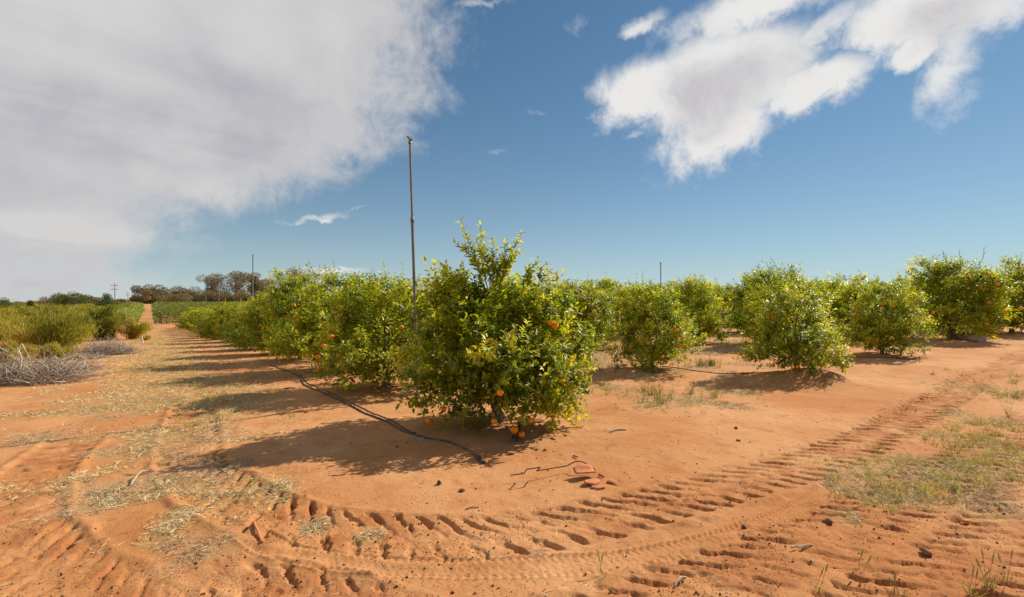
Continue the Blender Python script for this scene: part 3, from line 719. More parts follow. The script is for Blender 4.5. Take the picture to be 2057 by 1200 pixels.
    sh((990, 580), [(990, 535)], (990, 488), .0, .025)
    sh((1000, 590), [(1013, 540)], (1014, 490), .0, .025)
    sh((1005, 580), [(1020, 530)], (1047, 474), .06, .025)
    sh((1010, 560), [(1025, 530)], (1045, 505), -.06, .025)
    sh((995, 575), [(1003, 545)], (1030, 525), -.1, .025)
    sh((1050, 600), [(1055, 560), (1075, 546)], (1118, 562), .1, .040)
    sh((1062, 600), [(1060, 575)], (1062, 548), .1, .040)
    sh((935, 590), [(930, 570)], (933, 552), 0, .025)
    sh((905, 590), [(900, 570)], (898, 548), .1, .025)
    sh((885, 610), [(880, 580)], (872, 562), .1, .025)
    tag(link('shoot_sprigs', spr.mesh('shoot_sprigs', M_CITRUS), root), kind='stuff')
    link('trunk', limb_mesh('trunk', 1.9, 1.2, rs, [L[i] for i in (0, 2, 4, 7, 12, 15, 20, 23, 24)], .06), root)
    oc = [(863, 833, -.45), (1108, 631, -.50), (988, 662, -.62), (1000, 670, -.60), (1070, 812, -.85), (1037, 831, -.85), (1052, 843, -.8), (997, 809, -.95), (893, 800, -.62),
          (1010, 738, -1.18), (1118, 640, -.45)]
    add_oranges(root, [np.array(q(a, b, dy, 0)[:3]) for a, b, dy in oc], rs)
for i, (x, y, H, R, var, label, group, rot) in enumerate(orchard):
    z = gz(x, y) - 0.02
    if var == 'front': front_tree(x, y, z, label); continue
    pool = PROTO[var]; j = i % len(pool)
    if (var, j) in used: o = copy_tree(pool[j])
    else: o = pool[j]; used.add((var, j))
    h, r = HB[var]
    o.location = (x, y, z); o.rotation_euler = (0, 0, rot); k_ = random.uniform(.88, 1.12); o.scale = (R / r * k_, R / r / k_, H / h); o.rotation_euler = (random.uniform(-.10, .10), random.uniform(-.10, .10), rot)
    tag(o, label, 'orange tree', group)

# ------------------------------------------------------------------ sprinkler risers
def riser(x, y, h, lean, label, r=0.019, group='tall sprinkler risers in the orchard'):
    z = gz(x, y)
    root = tag(empty('sprinkler_riser', (x, y, z)), label, 'sprinkler pole', group)
    g = Geo(); top = np.array([lean[0], lean[1], h]); mid = top * .70
    tube(g, [(0, 0, -.15), mid * .5, mid], [r * 1.12, r * 1.12, r * 1.12], 12); link('lower_pipe', g.mesh('lower_pipe', M_RISER, True), root)
    g = Geo(); tube(g, [mid + [0, 0, .0], top * .87, top], [r * .9] * 3, 12); link('upper_pipe', g.mesh('upper_pipe', M_RISER, True), root)
    d = top / np.linalg.norm(top)
    g = Geo(); tube(g, [mid - d * .045, mid - d * .04, mid + d * .04, mid + d * .045], [r * 1.2, r * 1.5, r * 1.5, r * 1.2], 12); link('coupling', g.mesh('coupling', M_RISER, True), root)
    hd = Geo()
    tube(hd, [top, top + [0, 0, .03], top + [0, 0, .035], top + [0, 0, .06]], [r * 1.35, r * 1.35, r * .8, r * .8], 10)
    tube(hd, [top + [0, 0, .05], top + [-.012, 0, .09], top + [-.045, 0, .125]], [r * .8, r * .75, r * .55], 8)
    tube(hd, [top + [0.01, 0, .06], top + [.035, 0, .075]], [r * .7, r * .7], 8)
    tube(hd, [top + [.012, .012, .05], top + [.03, .012, .10], top + [-.01, .012, .115]], [.004] * 3, 5)
    link('sprinkler_head', hd.mesh('sprinkler_head', M_BRASS, True), root)
rx, ry = px(839, 801)
riser(rx, ry, 4.30, (-0.13, 0.0), 'tall weathered sprinkler riser standing between the corner tree and the next tree', 0.022)
for (pxx, v_u, h, lab) in ((491, 20.0, 4.3, 'sprinkler riser rising out of the track-side row near where it drops low'), (428, 41, 4.3, 'thin sprinkler riser far down the track-side row'), (404, 62, 4.3, 'faint distant sprinkler riser in front of the clipped hedge rows')):
    t_ = (pxx - CXP) / FPX
    # stands inside the row
    u_ = (T1[0] - t_ * T1[1]) / (t_ * UY - UX); x, y = xy_of(u_, .35)
    riser(x, y, h, (0.02, 0), lab, .024)
x, y = at(1328, 24.0); riser(x, y, 3.55, (-.02, 0), 'lone thin sprinkler riser poking above the tree tops inside the orchard block', .026)

# ------------------------------------------------------------------ hoses
def hose(pix, r, label, group, mat=M_PIPE, tip=None, lift=None):
    pts = spline([px(a, b) for a, b in pix], .05); z = ground_z(pts[:, 0], pts[:, 1]) + r * .35
    if lift is not None: z = z + np.interp(np.linspace(0, 1, len(z)), *lift)
    p = np.column_stack([pts, z]); o0 = p[0].copy()
    root = tag(empty('irrigation_hose', tuple(o0)), label, 'hose', group)
    g = Geo(); tube(g, p - o0, r * (1 + .08 * np.sin(np.arange(len(p)) * 1.7)), 8); link('pipe', g.mesh('pipe', mat, True), root)
    if tip:
        k = max(2, int(.24 / .05)); e = p[-k:] - o0; e[:, 2] += .004
        g = Geo(); tube(g, e, np.concatenate([[r * 1.1], np.full(k - 1, r * 1.45)]), 9)
        tube(g, e[:2] + [0, 0, .002], r * 1.7, 9)
        link('folded_end', g.mesh('folded_end', M_PIPE, True), root)
G_H = 'black irrigation hoses on the ground'
hose([(543, 733), (575, 745), (600, 757), (612, 774), (645, 788), (690, 808), (730, 829), (775, 848), (812, 868), (850, 880), (890, 887), (930, 902), (955, 917), (972, 931)], .0165, 'long black irrigation hose with folded tip lying in the sand before the corner tree', G_H, tip=True)
hose([(603, 753), (618, 770), (655, 786), (700, 807), (740, 826), (785, 846), (815, 864), (835, 872)], .010, 'thinner hose running right beside the long black hose in the sand', G_H)
hose([(1047, 848), (1044, 862), (1036, 876), (1031, 889)], .020, 'short black hose stub sticking out from under the corner tree', G_H, tip=True)
hose([(1330, 738), (1400, 746), (1460, 751), (1520, 753), (1570, 752), (1612, 748)], .013, 'thin black drip hose running to the low tree on the mound', G_H)
hose([(1605, 748), (1625, 745), (1640, 748), (1655, 756)], .012, 'short hose loop arching over the sand mound', G_H, lift=([0, .35, .7, 1], [0.0, .10, .09, 0]))
hose([(1690, 716), (1740, 719), (1800, 720), (1825, 719), (1832, 714), (1822, 711)], .016, 'grey hose with a curled end at the foot of the short headland tree', G_H)
hose([(1800, 721), (1825, 722), (1848, 719)], .016, 'short straight hose end lying past the curled hose', G_H)

# ------------------------------------------------------------------ bent rod and broken terracotta
def rod():
    # the photograph shows the rod and its shadow: each pair fixes one point in space
    sx, sy = 980, 850; k = 1 / 6.857
    pairs = [((305, 720), (205, 835)), ((465, 697), (375, 820)), ((535, 637), (300, 910)), ((715, 612), (490, 880)), ((665, 660), (550, 797)), ((1100, 590), (1000, 705))]
    pts = []
    c = np.array([math.sin(SUN_AZ), math.cos(SUN_AZ), math.tan(SUN_EL)])
    for r, s in pairs:
        S = np.array([*px(sx + s[0] * k, sy + s[1] * k), 0.0]); S[2] = gz(S[0], S[1])
        yy = sy + r[1] * k; dz = (CYP - yy) / FPX
        # height above its shadow from the pixel row
        h = (dz * S[1] + CAMH - S[2]) / (c[2] - dz * c[1]); pts.append(S + c * h)
    a = pts[-1]
    for (qx, qy), h in zip([(1190, 545), (1245, 535), (1320, 550), (1400, 600), (1480, 660)], [.085, .10, .10, .07, .012]):
        P = px(sx + qx * k, sy + qy * k, h); pts.append(np.array([P[0], P[1], gz(*P) + h]))
    p = np.array(pts)
    fine = [p[0]]
    body = spline(p[5:], .03)
    path = np.vstack([p[:5], body]); o = path[0].copy()
    dense = [path[0]]
    for i in range(1, len(path)):
        if np.linalg.norm(path[i] - path[i - 1]) > .05:
            dense += [path[i - 1] + (path[i] - path[i - 1]) * f for f in (.08, .92)]
        dense.append(path[i])
    g = Geo(); tube(g, np.array(dense) - o, .0055, 7)
    tag(link('bent_steel_rod', g.mesh('bent_steel_rod', M_RUST, True), None, tuple(o)), 'thin rusty steel rod bent in steps, lying over the sand by the broken terracotta', 'rod')
rod()
def shard(name, pix, size, bend, yaw, tilt, outline, label, roll=0.0, th=.012):
    """curved piece of a terracotta pipe wall"""
    g = Geo(); n = 10
    u = np.linspace(0, 1, n); lo = np.interp(u, *zip(*outline[0])); hi = np.interp(u, *zip(*outline[1]))
    V = []
    for layer in (0, th):
        for i in range(n):
            for f in np.linspace(0, 1, 6):
                y = (lo[i] + (hi[i] - lo[i]) * f - .5) * size[1]; x = (u[i] - .5) * size[0]
                a = y / bend; V.append((x, math.sin(a) * (bend + layer), (1 - math.cos(a)) * -(bend + layer) + layer))
    V = np.array(V); m = 6; F = []
    for l, o in ((0, 0), (1, n * m)):
        for i in range(n - 1):
            for j in range(m - 1):
                q = [o + i * m + j, o + (i + 1) * m + j, o + (i + 1) * m + j + 1, o + i * m + j + 1]; F.append(q if l else q[::-1])
    rim = [i * m for i in range(n)] + [(n - 1) * m + j for j in range(1, m)] + [i * m + m - 1 for i in range(n - 2, -1, -1)] + [j for j in range(m - 2, 0, -1)]
    for a, b in zip(rim, rim[1:] + rim[:1]): F.append([a, b, b + n * m, a + n * m])
    g.add(V, np.array(F)); x, y = px(*pix)
    o = link(name, g.mesh(name, M_TERRA, False), None, (x, y, gz(x, y) + tilt[2])); o.rotation_euler = (tilt[0] + roll, tilt[1], yaw)
    return tag(o, label, 'terracotta piece', None)
full = (([0, 0.0], [1, 0.0]), ([0, 1.0], [1, 1.0]))
shard('terracotta_shard', (1173, 960), (.19, .16), -.085, .30, (.30, .03, .050), (([0, .12], [.3, 0], [1, .0]), ([0, .8], [.4, 1], [.8, .95], [1, .8])), 'largest broken terracotta piece, a curved trough lying under the rod end')
shard('terracotta_shard', (1188, 976), (.15, .11), .10, .5, (.1, .05, .022), (([0, .35], [.5, 0], [1, .3]), ([0, .6], [.4, 1], [1, .7])), 'triangular terracotta fragment half buried in front of the largest piece')
shard('terracotta_shard', (1202, 984), (.12, .08), .12, -.2, (.0, -.08, .004), (([0, .3], [.5, 0], [1, .4]), ([0, .7], [.5, 1], [1, .6])), 'flat dusty terracotta fragment lying nearest the tyre ruts')
shard('terracotta_shard', (1232, 975), (.10, .08), .08, -.6, (.25, .1, .010), (([0, .2], [.5, .3], [1, 0]), ([0, .9], [.5, .8], [1, .5])), 'small curved terracotta fragment lying apart from the largest piece')
shard('terracotta_shard', (1209, 963), (.07, .04), .10, -.9, (.7, .0, .012), (([0, .2], [1, .3]), ([0, .9], [1, .6])), 'narrow brown terracotta sliver standing on edge')
shard('terracotta_shard', (1157, 920), (.07, .03), .10, -.8, (.7, .0, .010), (([0, .2], [1, .4]), ([0, .9], [1, .6])), 'thin dark terracotta sliver lying behind the bent rod')
shard('terracotta_shard', (1027, 912), (.08, .06), .10, .1, (-.1, .0, .012), (([0, .3], [.5, 0], [1, .2]), ([0, .7], [.5, 1], [1, .8])), 'orange terracotta chip lying at the edge of the corner tree shadow')
shard('terracotta_shard', (1938, 1049), (.07, .05), .09, .3, (-.3, .1, .014), (([0, .2], [.5, 0], [1, .2]), ([0, .8], [.5, 1], [1, .8])), 'reddish brick chip lying between the ruts by the dry grass')

# ------------------------------------------------------------------ stones, clods and sticks
def stone(pix, r, seed, label, mat=M_STONE, name='dirt_clod', cat='clod'):
    rs = np.random.default_rng(seed); g = Geo(); nu, nv = 9, 6
    th = np.linspace(0, math.pi, nv); ph = np.linspace(0, 2 * math.pi, nu, endpoint=False)
    d = np.stack([np.outer(np.sin(th), np.cos(ph)), np.outer(np.sin(th), np.sin(ph)), np.repeat(np.cos(th)[:, None], nu, 1)], -1).reshape(-1, 3)
    bumpv = 1 + .7 * (vnoise(d[:, 0] * 2.1 + seed, d[:, 1] * 2.1 + d[:, 2] * 1.7, seed) - .5) * 2
    v = d * bumpv[:, None] * r * [1.2, 1, .75]
    i = np.arange(nv - 1)[:, None] * nu; j = np.arange(nu)[None]; k = (j + 1) % nu
    g.add(v, np.stack([i + j, i + nu + j, i + nu + k, i + k], -1).reshape(-1, 4))
    x, y = px(*pix); o = link(name, g.mesh(name, mat, False), None, (x, y, gz(x, y) + r * .4)); o.rotation_euler = (0, 0, seed * 1.3)
    tag(o, label, cat)
stone((882, 972), .026, 1, 'flat dark clod lying in the open sand before the corner tree'); stone((927, 988), .020, 2, 'rounded brown clod near the flat dark one in the open sand')
stone((1494, 1066), .018, 3, 'dark round clod beside the fine car tyre track'); stone((1860, 1114), .030, 4, 'large dark red clod between the wide tractor ruts')
stone((1094, 906), .022, 5, 'small brown clod behind the bent rod'); stone((1478, 862), .022, 6, 'small dark clod in the smooth sand beyond the long ruts')
stone((1482, 887), .020, 7, 'little dark clod on smooth sand below the other small one'); stone((1663, 1052), .032, 8, 'clod mixed with dead leaves at the edge of the dry grass')
stone((797, 899), .014, 9, 'tiny black clod in the corner tree shadow')
def stick(pix, z, r, label, mat=M_STICK, name='stick'):
    pts = spline([px(a, b) for a, b in pix], .03); zz = ground_z(pts[:, 0], pts[:, 1]) + r * .8 + np.interp(np.linspace(0, 1, len(pts)), np.linspace(0, 1, len(z)), z)
    p = np.column_stack([pts, zz]); o = p[0].copy(); g = Geo(); tube(g, p - o, np.linspace(r, r * .7, len(p)), 6)
    tag(link(name, g.mesh(name, mat, True), None, tuple(o)), label, 'stick')
stick([(1226, 871), (1240, 868), (1258, 867)], (0, .005, 0), .013, 'pale bone-like stick lying on the smooth sand right of the corner tree')
stick([(508, 1050), (516, 1070), (527, 1094)], (0, .01, .0), .011, 'thin reddish stick lying beside the curved tractor ruts', M_TERRA)
stick([(571, 782), (582, 781), (593, 782)], (0, .01, 0), .012, 'short dark stick lying left of the long hose', M_WOOD)
stick([(262, 975), (275, 963), (290, 952), (300, 947)], (.0, .03, .05, .01), .008, 'long pale straw stick lying among the straw between the left ruts')
stick([(1590, 1108), (1615, 1102), (1632, 1098)], (.02, .02, .0), .007, 'broken dry twig lying across the wide right-hand ruts')
stick([(1356, 1180), (1367, 1170), (1378, 1162)], (.01, .02, .0), .006, 'pale thin stem lying over the rut at the bottom edge')
stick([(935, 1027), (950, 1024), (962, 1022)], (.0, .01, .0), .005, 'slim dark twig on the sand inside the bend of the ruts', M_WOOD)
stick([(1040, 873), (1047, 884), (1050, 893)], (.03, .01, .0), .006, 'small twig leaning on the short hose stub', M_WOOD)

# pale log at the foot of the large dark tree
def log():
    a = np.array(px(1908, 681)); b = np.array(px(1974, 689)); x, y = (a + b) / 2; d = (b - a) / 2
    p = spline([-d, -d * .3 + [.02, .03], d * .4, d], .12); z = ground_z(p[:, 0] + x, p[:, 1] + y); z0 = z.mean()
    g = Geo(); tube(g, np.column_stack([p, z - z0 + .10]), .12 * (1 + .10 * np.sin(np.arange(len(p)) * 2.1)), 10)
    root = tag(empty('log', (x, y, z0)), 'pale fallen log lying at the foot of the large dark orange tree', 'log')
    link('stem', g.mesh('stem', M_STICK, True), root)
    g = Geo(); tube(g, np.column_stack([p[1:2] * .9, z[1:2] - z0 + .15]).repeat(3, 0) + np.array([[0, 0, 0], [-.05, .02, .10], [-.12, .0, .16]]), [.05, .04, .03], 6); link('knot', g.mesh('knot', M_STICK, True), root)
log()

# ------------------------------------------------------------------ scrub and dead wood at the left
def scrub(pix, top, wpx, n, tone, label, seed, name='scrub_bush', mat=M_SCRUB, cat='bush', group='scrub bushes along the track', Y=None, spread=1.0):
    rs = np.random.default_rng(seed)
    if Y is None: x, y = px(*pix)
    else: x, y = at(pix[0], Y)
    z = float(terrain(x, y)); W = wpx / FPX * y / 2; H = (CYP - top) / FPX * y + CAMH - z
    root = tag(empty(name, (x, y, z)), label, cat, group)
    g = Geo(); st = Geo(); ns = 12
    # foliage plumes on upright stems
    for k in range(ns):
        a = rs.uniform(0, 6.28); f = math.sqrt(rs.random()); tip = np.array([math.cos(a) * W * f, math.sin(a) * W * f * .8, H * (1 - .45 * f ** 2) * rs.uniform(.80, 1.0)])
        p = spline([np.zeros(3), tip * [.30, .30, .45], tip * [.75, .75, .8], tip], .15); tube(st, p, np.linspace(.02, .004, len(p)), 4, .2, False)
        m = n // ns; t = rs.random(m) ** .7 * (len(p) - 1.01); i = np.minimum(t.astype(int), len(p) - 2); b = p[i] + (p[np.minimum(i + 1, len(p) - 1)] - p[i]) * (t - i)[:, None]
        hw = .05 + .17 * W * (1 - .5 * (t / len(p)))
        b = b + rs.normal(size=(m, 3)) * hw[:, None] * [.8, .8, .6]; b[:, 2] = np.maximum(b[:, 2], .03)
        d = unit(tip[None] * [.55, .55, .4] / H + np.array([0, 0, .75]) + rs.normal(size=(m, 3)) * .38)
        sz = max(.16, H * .12)
        blades(g, b, d, rs.uniform(.7, 1.3, m) * sz, max(.012, y * .0009) * 1.1, rs, np.clip(tone + rs.normal(0, .13, m) + rs.normal(0, .17), 0, 1), .22)
    tag(link('foliage', g.mesh('foliage', mat), root), kind='stuff'); link('stem', st.mesh('stem', M_TWIG), root)
SCR = [((112, 716), 620, 165, 9000, .42, 'broad yellow-green needle-leaved bush behind the pile of dead branches'),
       ((25, 706), 626, 130, 7000, .62, 'yellowish feathery bush left of the broad green bush'),
       ((212, 684), 614, 100, 7000, .28, 'dark green needle-leaved bush between the broad bush and the hedge by the track'),
       ((268, 682), 642, 62, 4000, .68, 'pale brownish-yellow bush at the edge of the dirt track'),
       ((178, 678), 628, 50, 2500, .97, 'rust-coloured dried bush squeezed between two green bushes'),
       ((150, 690), 650, 60, 2500, .55, 'small feathery bush in front of the rust-coloured dried one'),
       ((10, 738), 690, 70, 3000, .80, 'low straw-coloured tussock at the end of the dead branch pile'),
       ((45, 728), 698, 60, 2500, .75, 'low yellow tussock behind the forked dead branch'),
       ((112, 728), 692, 50, 2500, .70, 'small yellow-green shrublet in front of the broad green bush'),
       ((293, 684), 676, 14, 500, .90, 'tiny orange-yellow weed beside the white marker post')]
for i, (p, top, w, n, tone, lab) in enumerate(SCR): scrub(p, top, w, n, tone, lab, 400 + i)
for i, (xx, Y, top, w, tone) in enumerate([(70, 32, 626, 70, .3), (-20, 28, 622, 120, .6), (160, 36, 622, 60, .25), (15, 44, 623, 90, .45), (95, 52, 619, 80, .6), (185, 50, 617, 60, .25), (235, 54, 622, 60, .35), (45, 70, 616, 90, .4), (140, 74, 616, 70, .3), (-60, 45, 618, 120, .5), (215, 76, 617, 50, .4),
        (20, 95, 614, 90, .5), (75, 100, 614, 80, .35), (125, 110, 613, 80, .5), (175, 105, 613, 70, .4), (225, 115, 613, 60, .45), (-30, 100, 613, 90, .4), (60, 135, 612, 110, .5), (140, 140, 612, 100, .4), (200, 135, 612, 70, .5), (245, 140, 612, 50, .35)]):
    scrub((xx, 0), top, w, 2600, tone, 'scrub bush in the thicket behind the broad yellow-green bush', 450 + i, group='scrub bushes in the back of the thicket', Y=Y)

def twig_heap(pix, w, h, n, tone, label, name, cat, seed, flat=.5):
    rs = np.random.default_rng(seed); x, y = px(*pix); z = float(terrain(x, y)); g = Geo()
    for k in range(n):
        a = rs.uniform(0, 6.28); r = w * math.sqrt(rs.random()) * .8
        b = np.array([math.cos(a) * r, math.sin(a) * r * .55, rs.uniform(0, .15 * h)])
        d = unit(np.array([rs.normal(0, 1) + b[0] * .4, rs.normal(0, .6), abs(rs.normal(flat, .45)) + .05])); ln = rs.uniform(.15, .9) * w * .8
        e = b + d * ln; e[2] = min(e[2], h * rs.uniform(.25, 1.05) * (1 - .75 * min(1, abs(e[0]) / w))); m = (b + e) / 2 + rs.normal(size=3) * .07 * w; m[2] = abs(m[2]); tn = tone if rs.random() < .6 else tone * .3
        p = spline([b, m, e], .3); r0 = rs.uniform(.003, .008) * (2.2 if rs.random() < .08 else 1); tube(g, p, np.linspace(r0, r0 * .35, len(p)), 3, np.clip(tn + rs.normal(0, .2), 0, 1), False)
        if rs.random() < .7:
            e2 = m + unit(d + rs.normal(size=3) * .6) * ln * .4; e2[2] = abs(e2[2]); tube(g, [m, (m + e2) / 2 + rs.normal(size=3) * .02, e2], [r0 * .6, r0 * .4, r0 * .25], 3, np.clip(tone + rs.normal(0, .22), 0, 1), False)
    return tag(link(name, g.mesh(name, M_TWIG), None, (x, y, z)), label, cat)
twig_heap((45, 768), 1.55, .95, 700, .58, 'heap of brown and grey dead twigs under the forked pale branch', 'dead_twig_heap', 'twig heap', 501, .55)
twig_heap((-30, 772), 1.2, .9, 380, .5, 'brown twig heap running out of the picture past the forked branch', 'dead_twig_heap', 'twig heap', 505, .5)
twig_heap((120, 748), 1.1, .62, 380, .78, 'grey brittle dead twigs trailing off the branch heap over the timber beam', 'dead_twig_heap', 'twig heap', 502, .35)
twig_heap((215, 712), 1.15, 1.0, 900, .80, 'rounded grey leafless dead shrub lying at the track edge', 'dead_shrub', 'dead shrub', 503, .7)
twig_heap((160, 722), .9, .30, 300, .68, 'low spread of grey twigs between the branch heap and the dead shrub', 'dead_twig_heap', 'twig heap', 504, .3)
def dead_branch(pts, r, tone, label):
    P = []
    for (a, b, Y, ) in pts: P.append((*at(a, Y), CAMH + (CYP - b) / FPX * Y))
    p = np.array(P); o = p[0].copy(); s = spline(p, .12) - o
    g = Geo(); tube(g, s, np.linspace(r, r * .45, len(s)), 7, tone)
    root = tag(empty('dead_branch', tuple(o)), label, 'dead branch', 'dead branches on the heap'); link('stem', g.mesh('stem', M_TWIG, True), root)
    rs = np.random.default_rng(int(pts[0][0] * 7 + pts[0][1])); g = Geo()
    for k in range(5):
        i = int(rs.uniform(.25, .9) * (len(s) - 1)); e = s[i] + rs.normal(size=3) * [.28, .2, .14]; tube(g, [s[i], (s[i] + e) / 2 + rs.normal(size=3) * .03, e], [r * .35, r * .25, r * .1], 4, tone, False)
    link('twig', g.mesh('twig', M_TWIG), root)
bx, by = px(20, 772); Yb = by
dead_branch([(6, 775, Yb), (22, 742, Yb + .1), (32, 715, Yb + .15), (42, 692, Yb + .2)], .024, .85, 'pale forked dead branch standing up from the twig heap')
dead_branch([(44, 691, Yb + .2), (55, 712, Yb + .1), (62, 722, Yb)], .014, .7, 'short pale branch hanging down from the forked branch tip')
dead_branch([(-25, 688, Yb + .1), (0, 699, Yb + .1), (28, 716, Yb + .1)], .016, .75, 'pale dead branch leaning in from the side of the heap')
dead_branch([(70, 722, Yb + .6), (95, 738, Yb + .5), (122, 756, Yb + .35)], .018, .7, 'grey dead branch slanting over the timber beam')
dead_branch([(110, 716, Yb + 1.0), (130, 735, Yb + .8), (148, 750, Yb + .6)], .016, .8, 'thin grey dead branch slanting past the end of the heap')
dead_branch([(38, 768, Yb - .05), (52, 768, Yb - .1), (66, 770, Yb - .15)], .03, .05, 'short charred branch lying at the front foot of the heap')
dead_branch([(35, 700, Yb + .25), (44, 722, Yb + .1), (40, 745, Yb)], .016, .75, 'thin branch hanging beside the forked branch')
rsb = np.random.default_rng(77)
for k in range(9):
    a0 = rsb.uniform(-5, 120); b0 = rsb.uniform(735, 768); ln = rsb.uniform(25, 55); up = rsb.uniform(-32, 6); Yk = Yb + (770 - b0) * .035
    dead_branch([(a0, b0, Yk), (a0 + ln * .5, b0 + up * .7, Yk + rsb.uniform(-.1, .1)), (a0 + ln, b0 + up, Yk + rsb.uniform(-.2, .2))], rsb.uniform(.012, .024), rsb.uniform(.25, .9), 'weathered dead branch lying tangled in the twig heap')
def beam():
    a = np.array(px(86, 758)); b = np.array(px(178, 750)); c = (a + b) / 2; L = np.linalg.norm(b - a); yaw = math.atan2(*(b - a)[::-1])
    z = gz(*c); root = tag(empty('timber_beam', (*c, z), yaw), 'dark weathered timber beam lying under the grey twigs', 'beam')
    for k, (dy, zz, w, h, dx) in enumerate(((-.06, .05, .11, .10, 0), (.07, .045, .12, .09, .12))):
        g = Geo(); n = 9; xs = np.linspace(-L / 2 + dx, L / 2 - .05 * k, n); rs = np.random.default_rng(k + 3); V = []
        for x_ in xs:
            j = rs.normal(0, .006, 4); V += [(x_, dy - w / 2 + j[0], zz - h / 2), (x_, dy + w / 2 + j[1], zz - h / 2), (x_, dy + w / 2 + j[2], zz + h / 2 + j[1]), (x_, dy - w / 2 + j[3], zz + h / 2 + j[0])]
        F = [[i * 4 + q, i * 4 + (q + 1) % 4, i * 4 + 4 + (q + 1) % 4, i * 4 + 4 + q] for i in range(n - 1) for q in range(4)] + [[3, 2, 1, 0], [n * 4 - 4, n * 4 - 3, n * 4 - 2, n * 4 - 1]]
        g.add(np.array(V), np.array(F)); link('plank', g.mesh('plank', M_WOOD), root)
beam()
def marker():
    x, y = px(287, 690); z = gz(x, y); root = tag(empty('marker_post', (x, y, z)), 'short white marker post leaning beside the dirt track', 'post')
    g = Geo(); tube(g, [(0, 0, -.1), (-.02, 0, .15), (-.05, 0, .33)], [.03, .03, .03], 8); link('stake', g.mesh('stake', M_PALE, True), root)
    g = Geo(); tube(g, [(-.05, 0, .331), (-.052, 0, .345)], [.033, .026], 8); link('cap', g.mesh('cap', M_PALE, True), root)
marker()

# ------------------------------------------------------------------ clipped hedge rows across the hollow, hedge by the track
def hedge(u0, v0, u1, v1, h, w, label, group, seed, per_m=60, leaf=.26, tone=.4):
    rs = np.random.default_rng(seed); a = np.array(xy_of(u0, v0)); b = np.array(xy_of(u1, v1)); L = np.linalg.norm(b - a); z0 = float(terrain(*a))
    n = int(L * per_m); t = rs.random(n); c = a + (b - a) * t[:, None]; d = (b - a) / L; nrm = np.array([-d[1], d[0]])
    lump = 1 + .16 * (fbm(t * L * .55, np.zeros(n) + seed, seed, 3) - .5) * 2
    th = rs.uniform(-.6, math.pi + .6, n); cr = np.sign(np.cos(th)) * np.abs(np.cos(th)) ** .6; sr = np.sign(np.sin(th)) * np.abs(np.sin(th)) ** .6
    off = cr * w / 2 * lump; zz = h * .42 + sr * h * .56 * lump
    zz = np.maximum(zz, .30); end = np.minimum(t, 1 - t) * L; zz = zz * (.75 + .25 * sm(end, 0, .8))
    P = np.column_stack([c + nrm * off[:, None], terrain(c[:, 0], c[:, 1]) + zz]); P[:, :2] += rs.normal(size=(n, 2)) * .08; P -= [*a, z0]
    o3 = np.column_stack([nrm[0] * cr, nrm[1] * cr, sr]); N = unit(o3 + rs.normal(size=(n, 3)) * .5); D = unit(np.cross(N, rs.normal(size=(n, 3))) + o3 * .4)
    g = Geo(); leaves(g, P, D, N, leaf * rs.uniform(.7, 1.3, n), leaf * .6, np.clip(tone + rs.normal(0, .22, n), 0, 1), LEAF2)
    root = tag(empty('clipped_hedge', (*a, z0)), label, 'hedge', group); tag(link('foliage', g.mesh('foliage', M_HEDGE), root), kind='stuff')
    s = Geo()
    for k in np.arange(1.0, L, 2.6):
        q = a + d * k; zq = float(terrain(*q)) - z0; tube(s, [(*(q - a), zq - .1), (*(q - a), zq + .5), (*(q - a), zq + h * .8)], [.09, .08, .06], 6)
    link('trunk', s.mesh('trunk', M_BARK, True), root)
HORD = 'first second third fourth fifth sixth seventh eighth ninth tenth eleventh twelfth'.split()
for k in range(13):
    u = 86 + 6.2 * k
    hedge(u, -3.2, u, 42 + 3 * k, 2.0, 2.3, 'clipped citrus hedge row fronting the far block, with trunks showing under its dark side' if k == 0 else HORD[k - 1] + ' clipped citrus hedge row up the slope behind the fronting one', 'clipped hedge rows beyond the hollow' if k else None, 600 + k, 190 if k == 0 else 95 if k < 4 else 60, .22 + .012 * k, .42 + .02 * k)
hedge(62, -7.6, 150, -7.2, 2.1, 4.2, 'long rounded green hedge running down the far side of the dirt track', None, 640, 110, .26, .72)

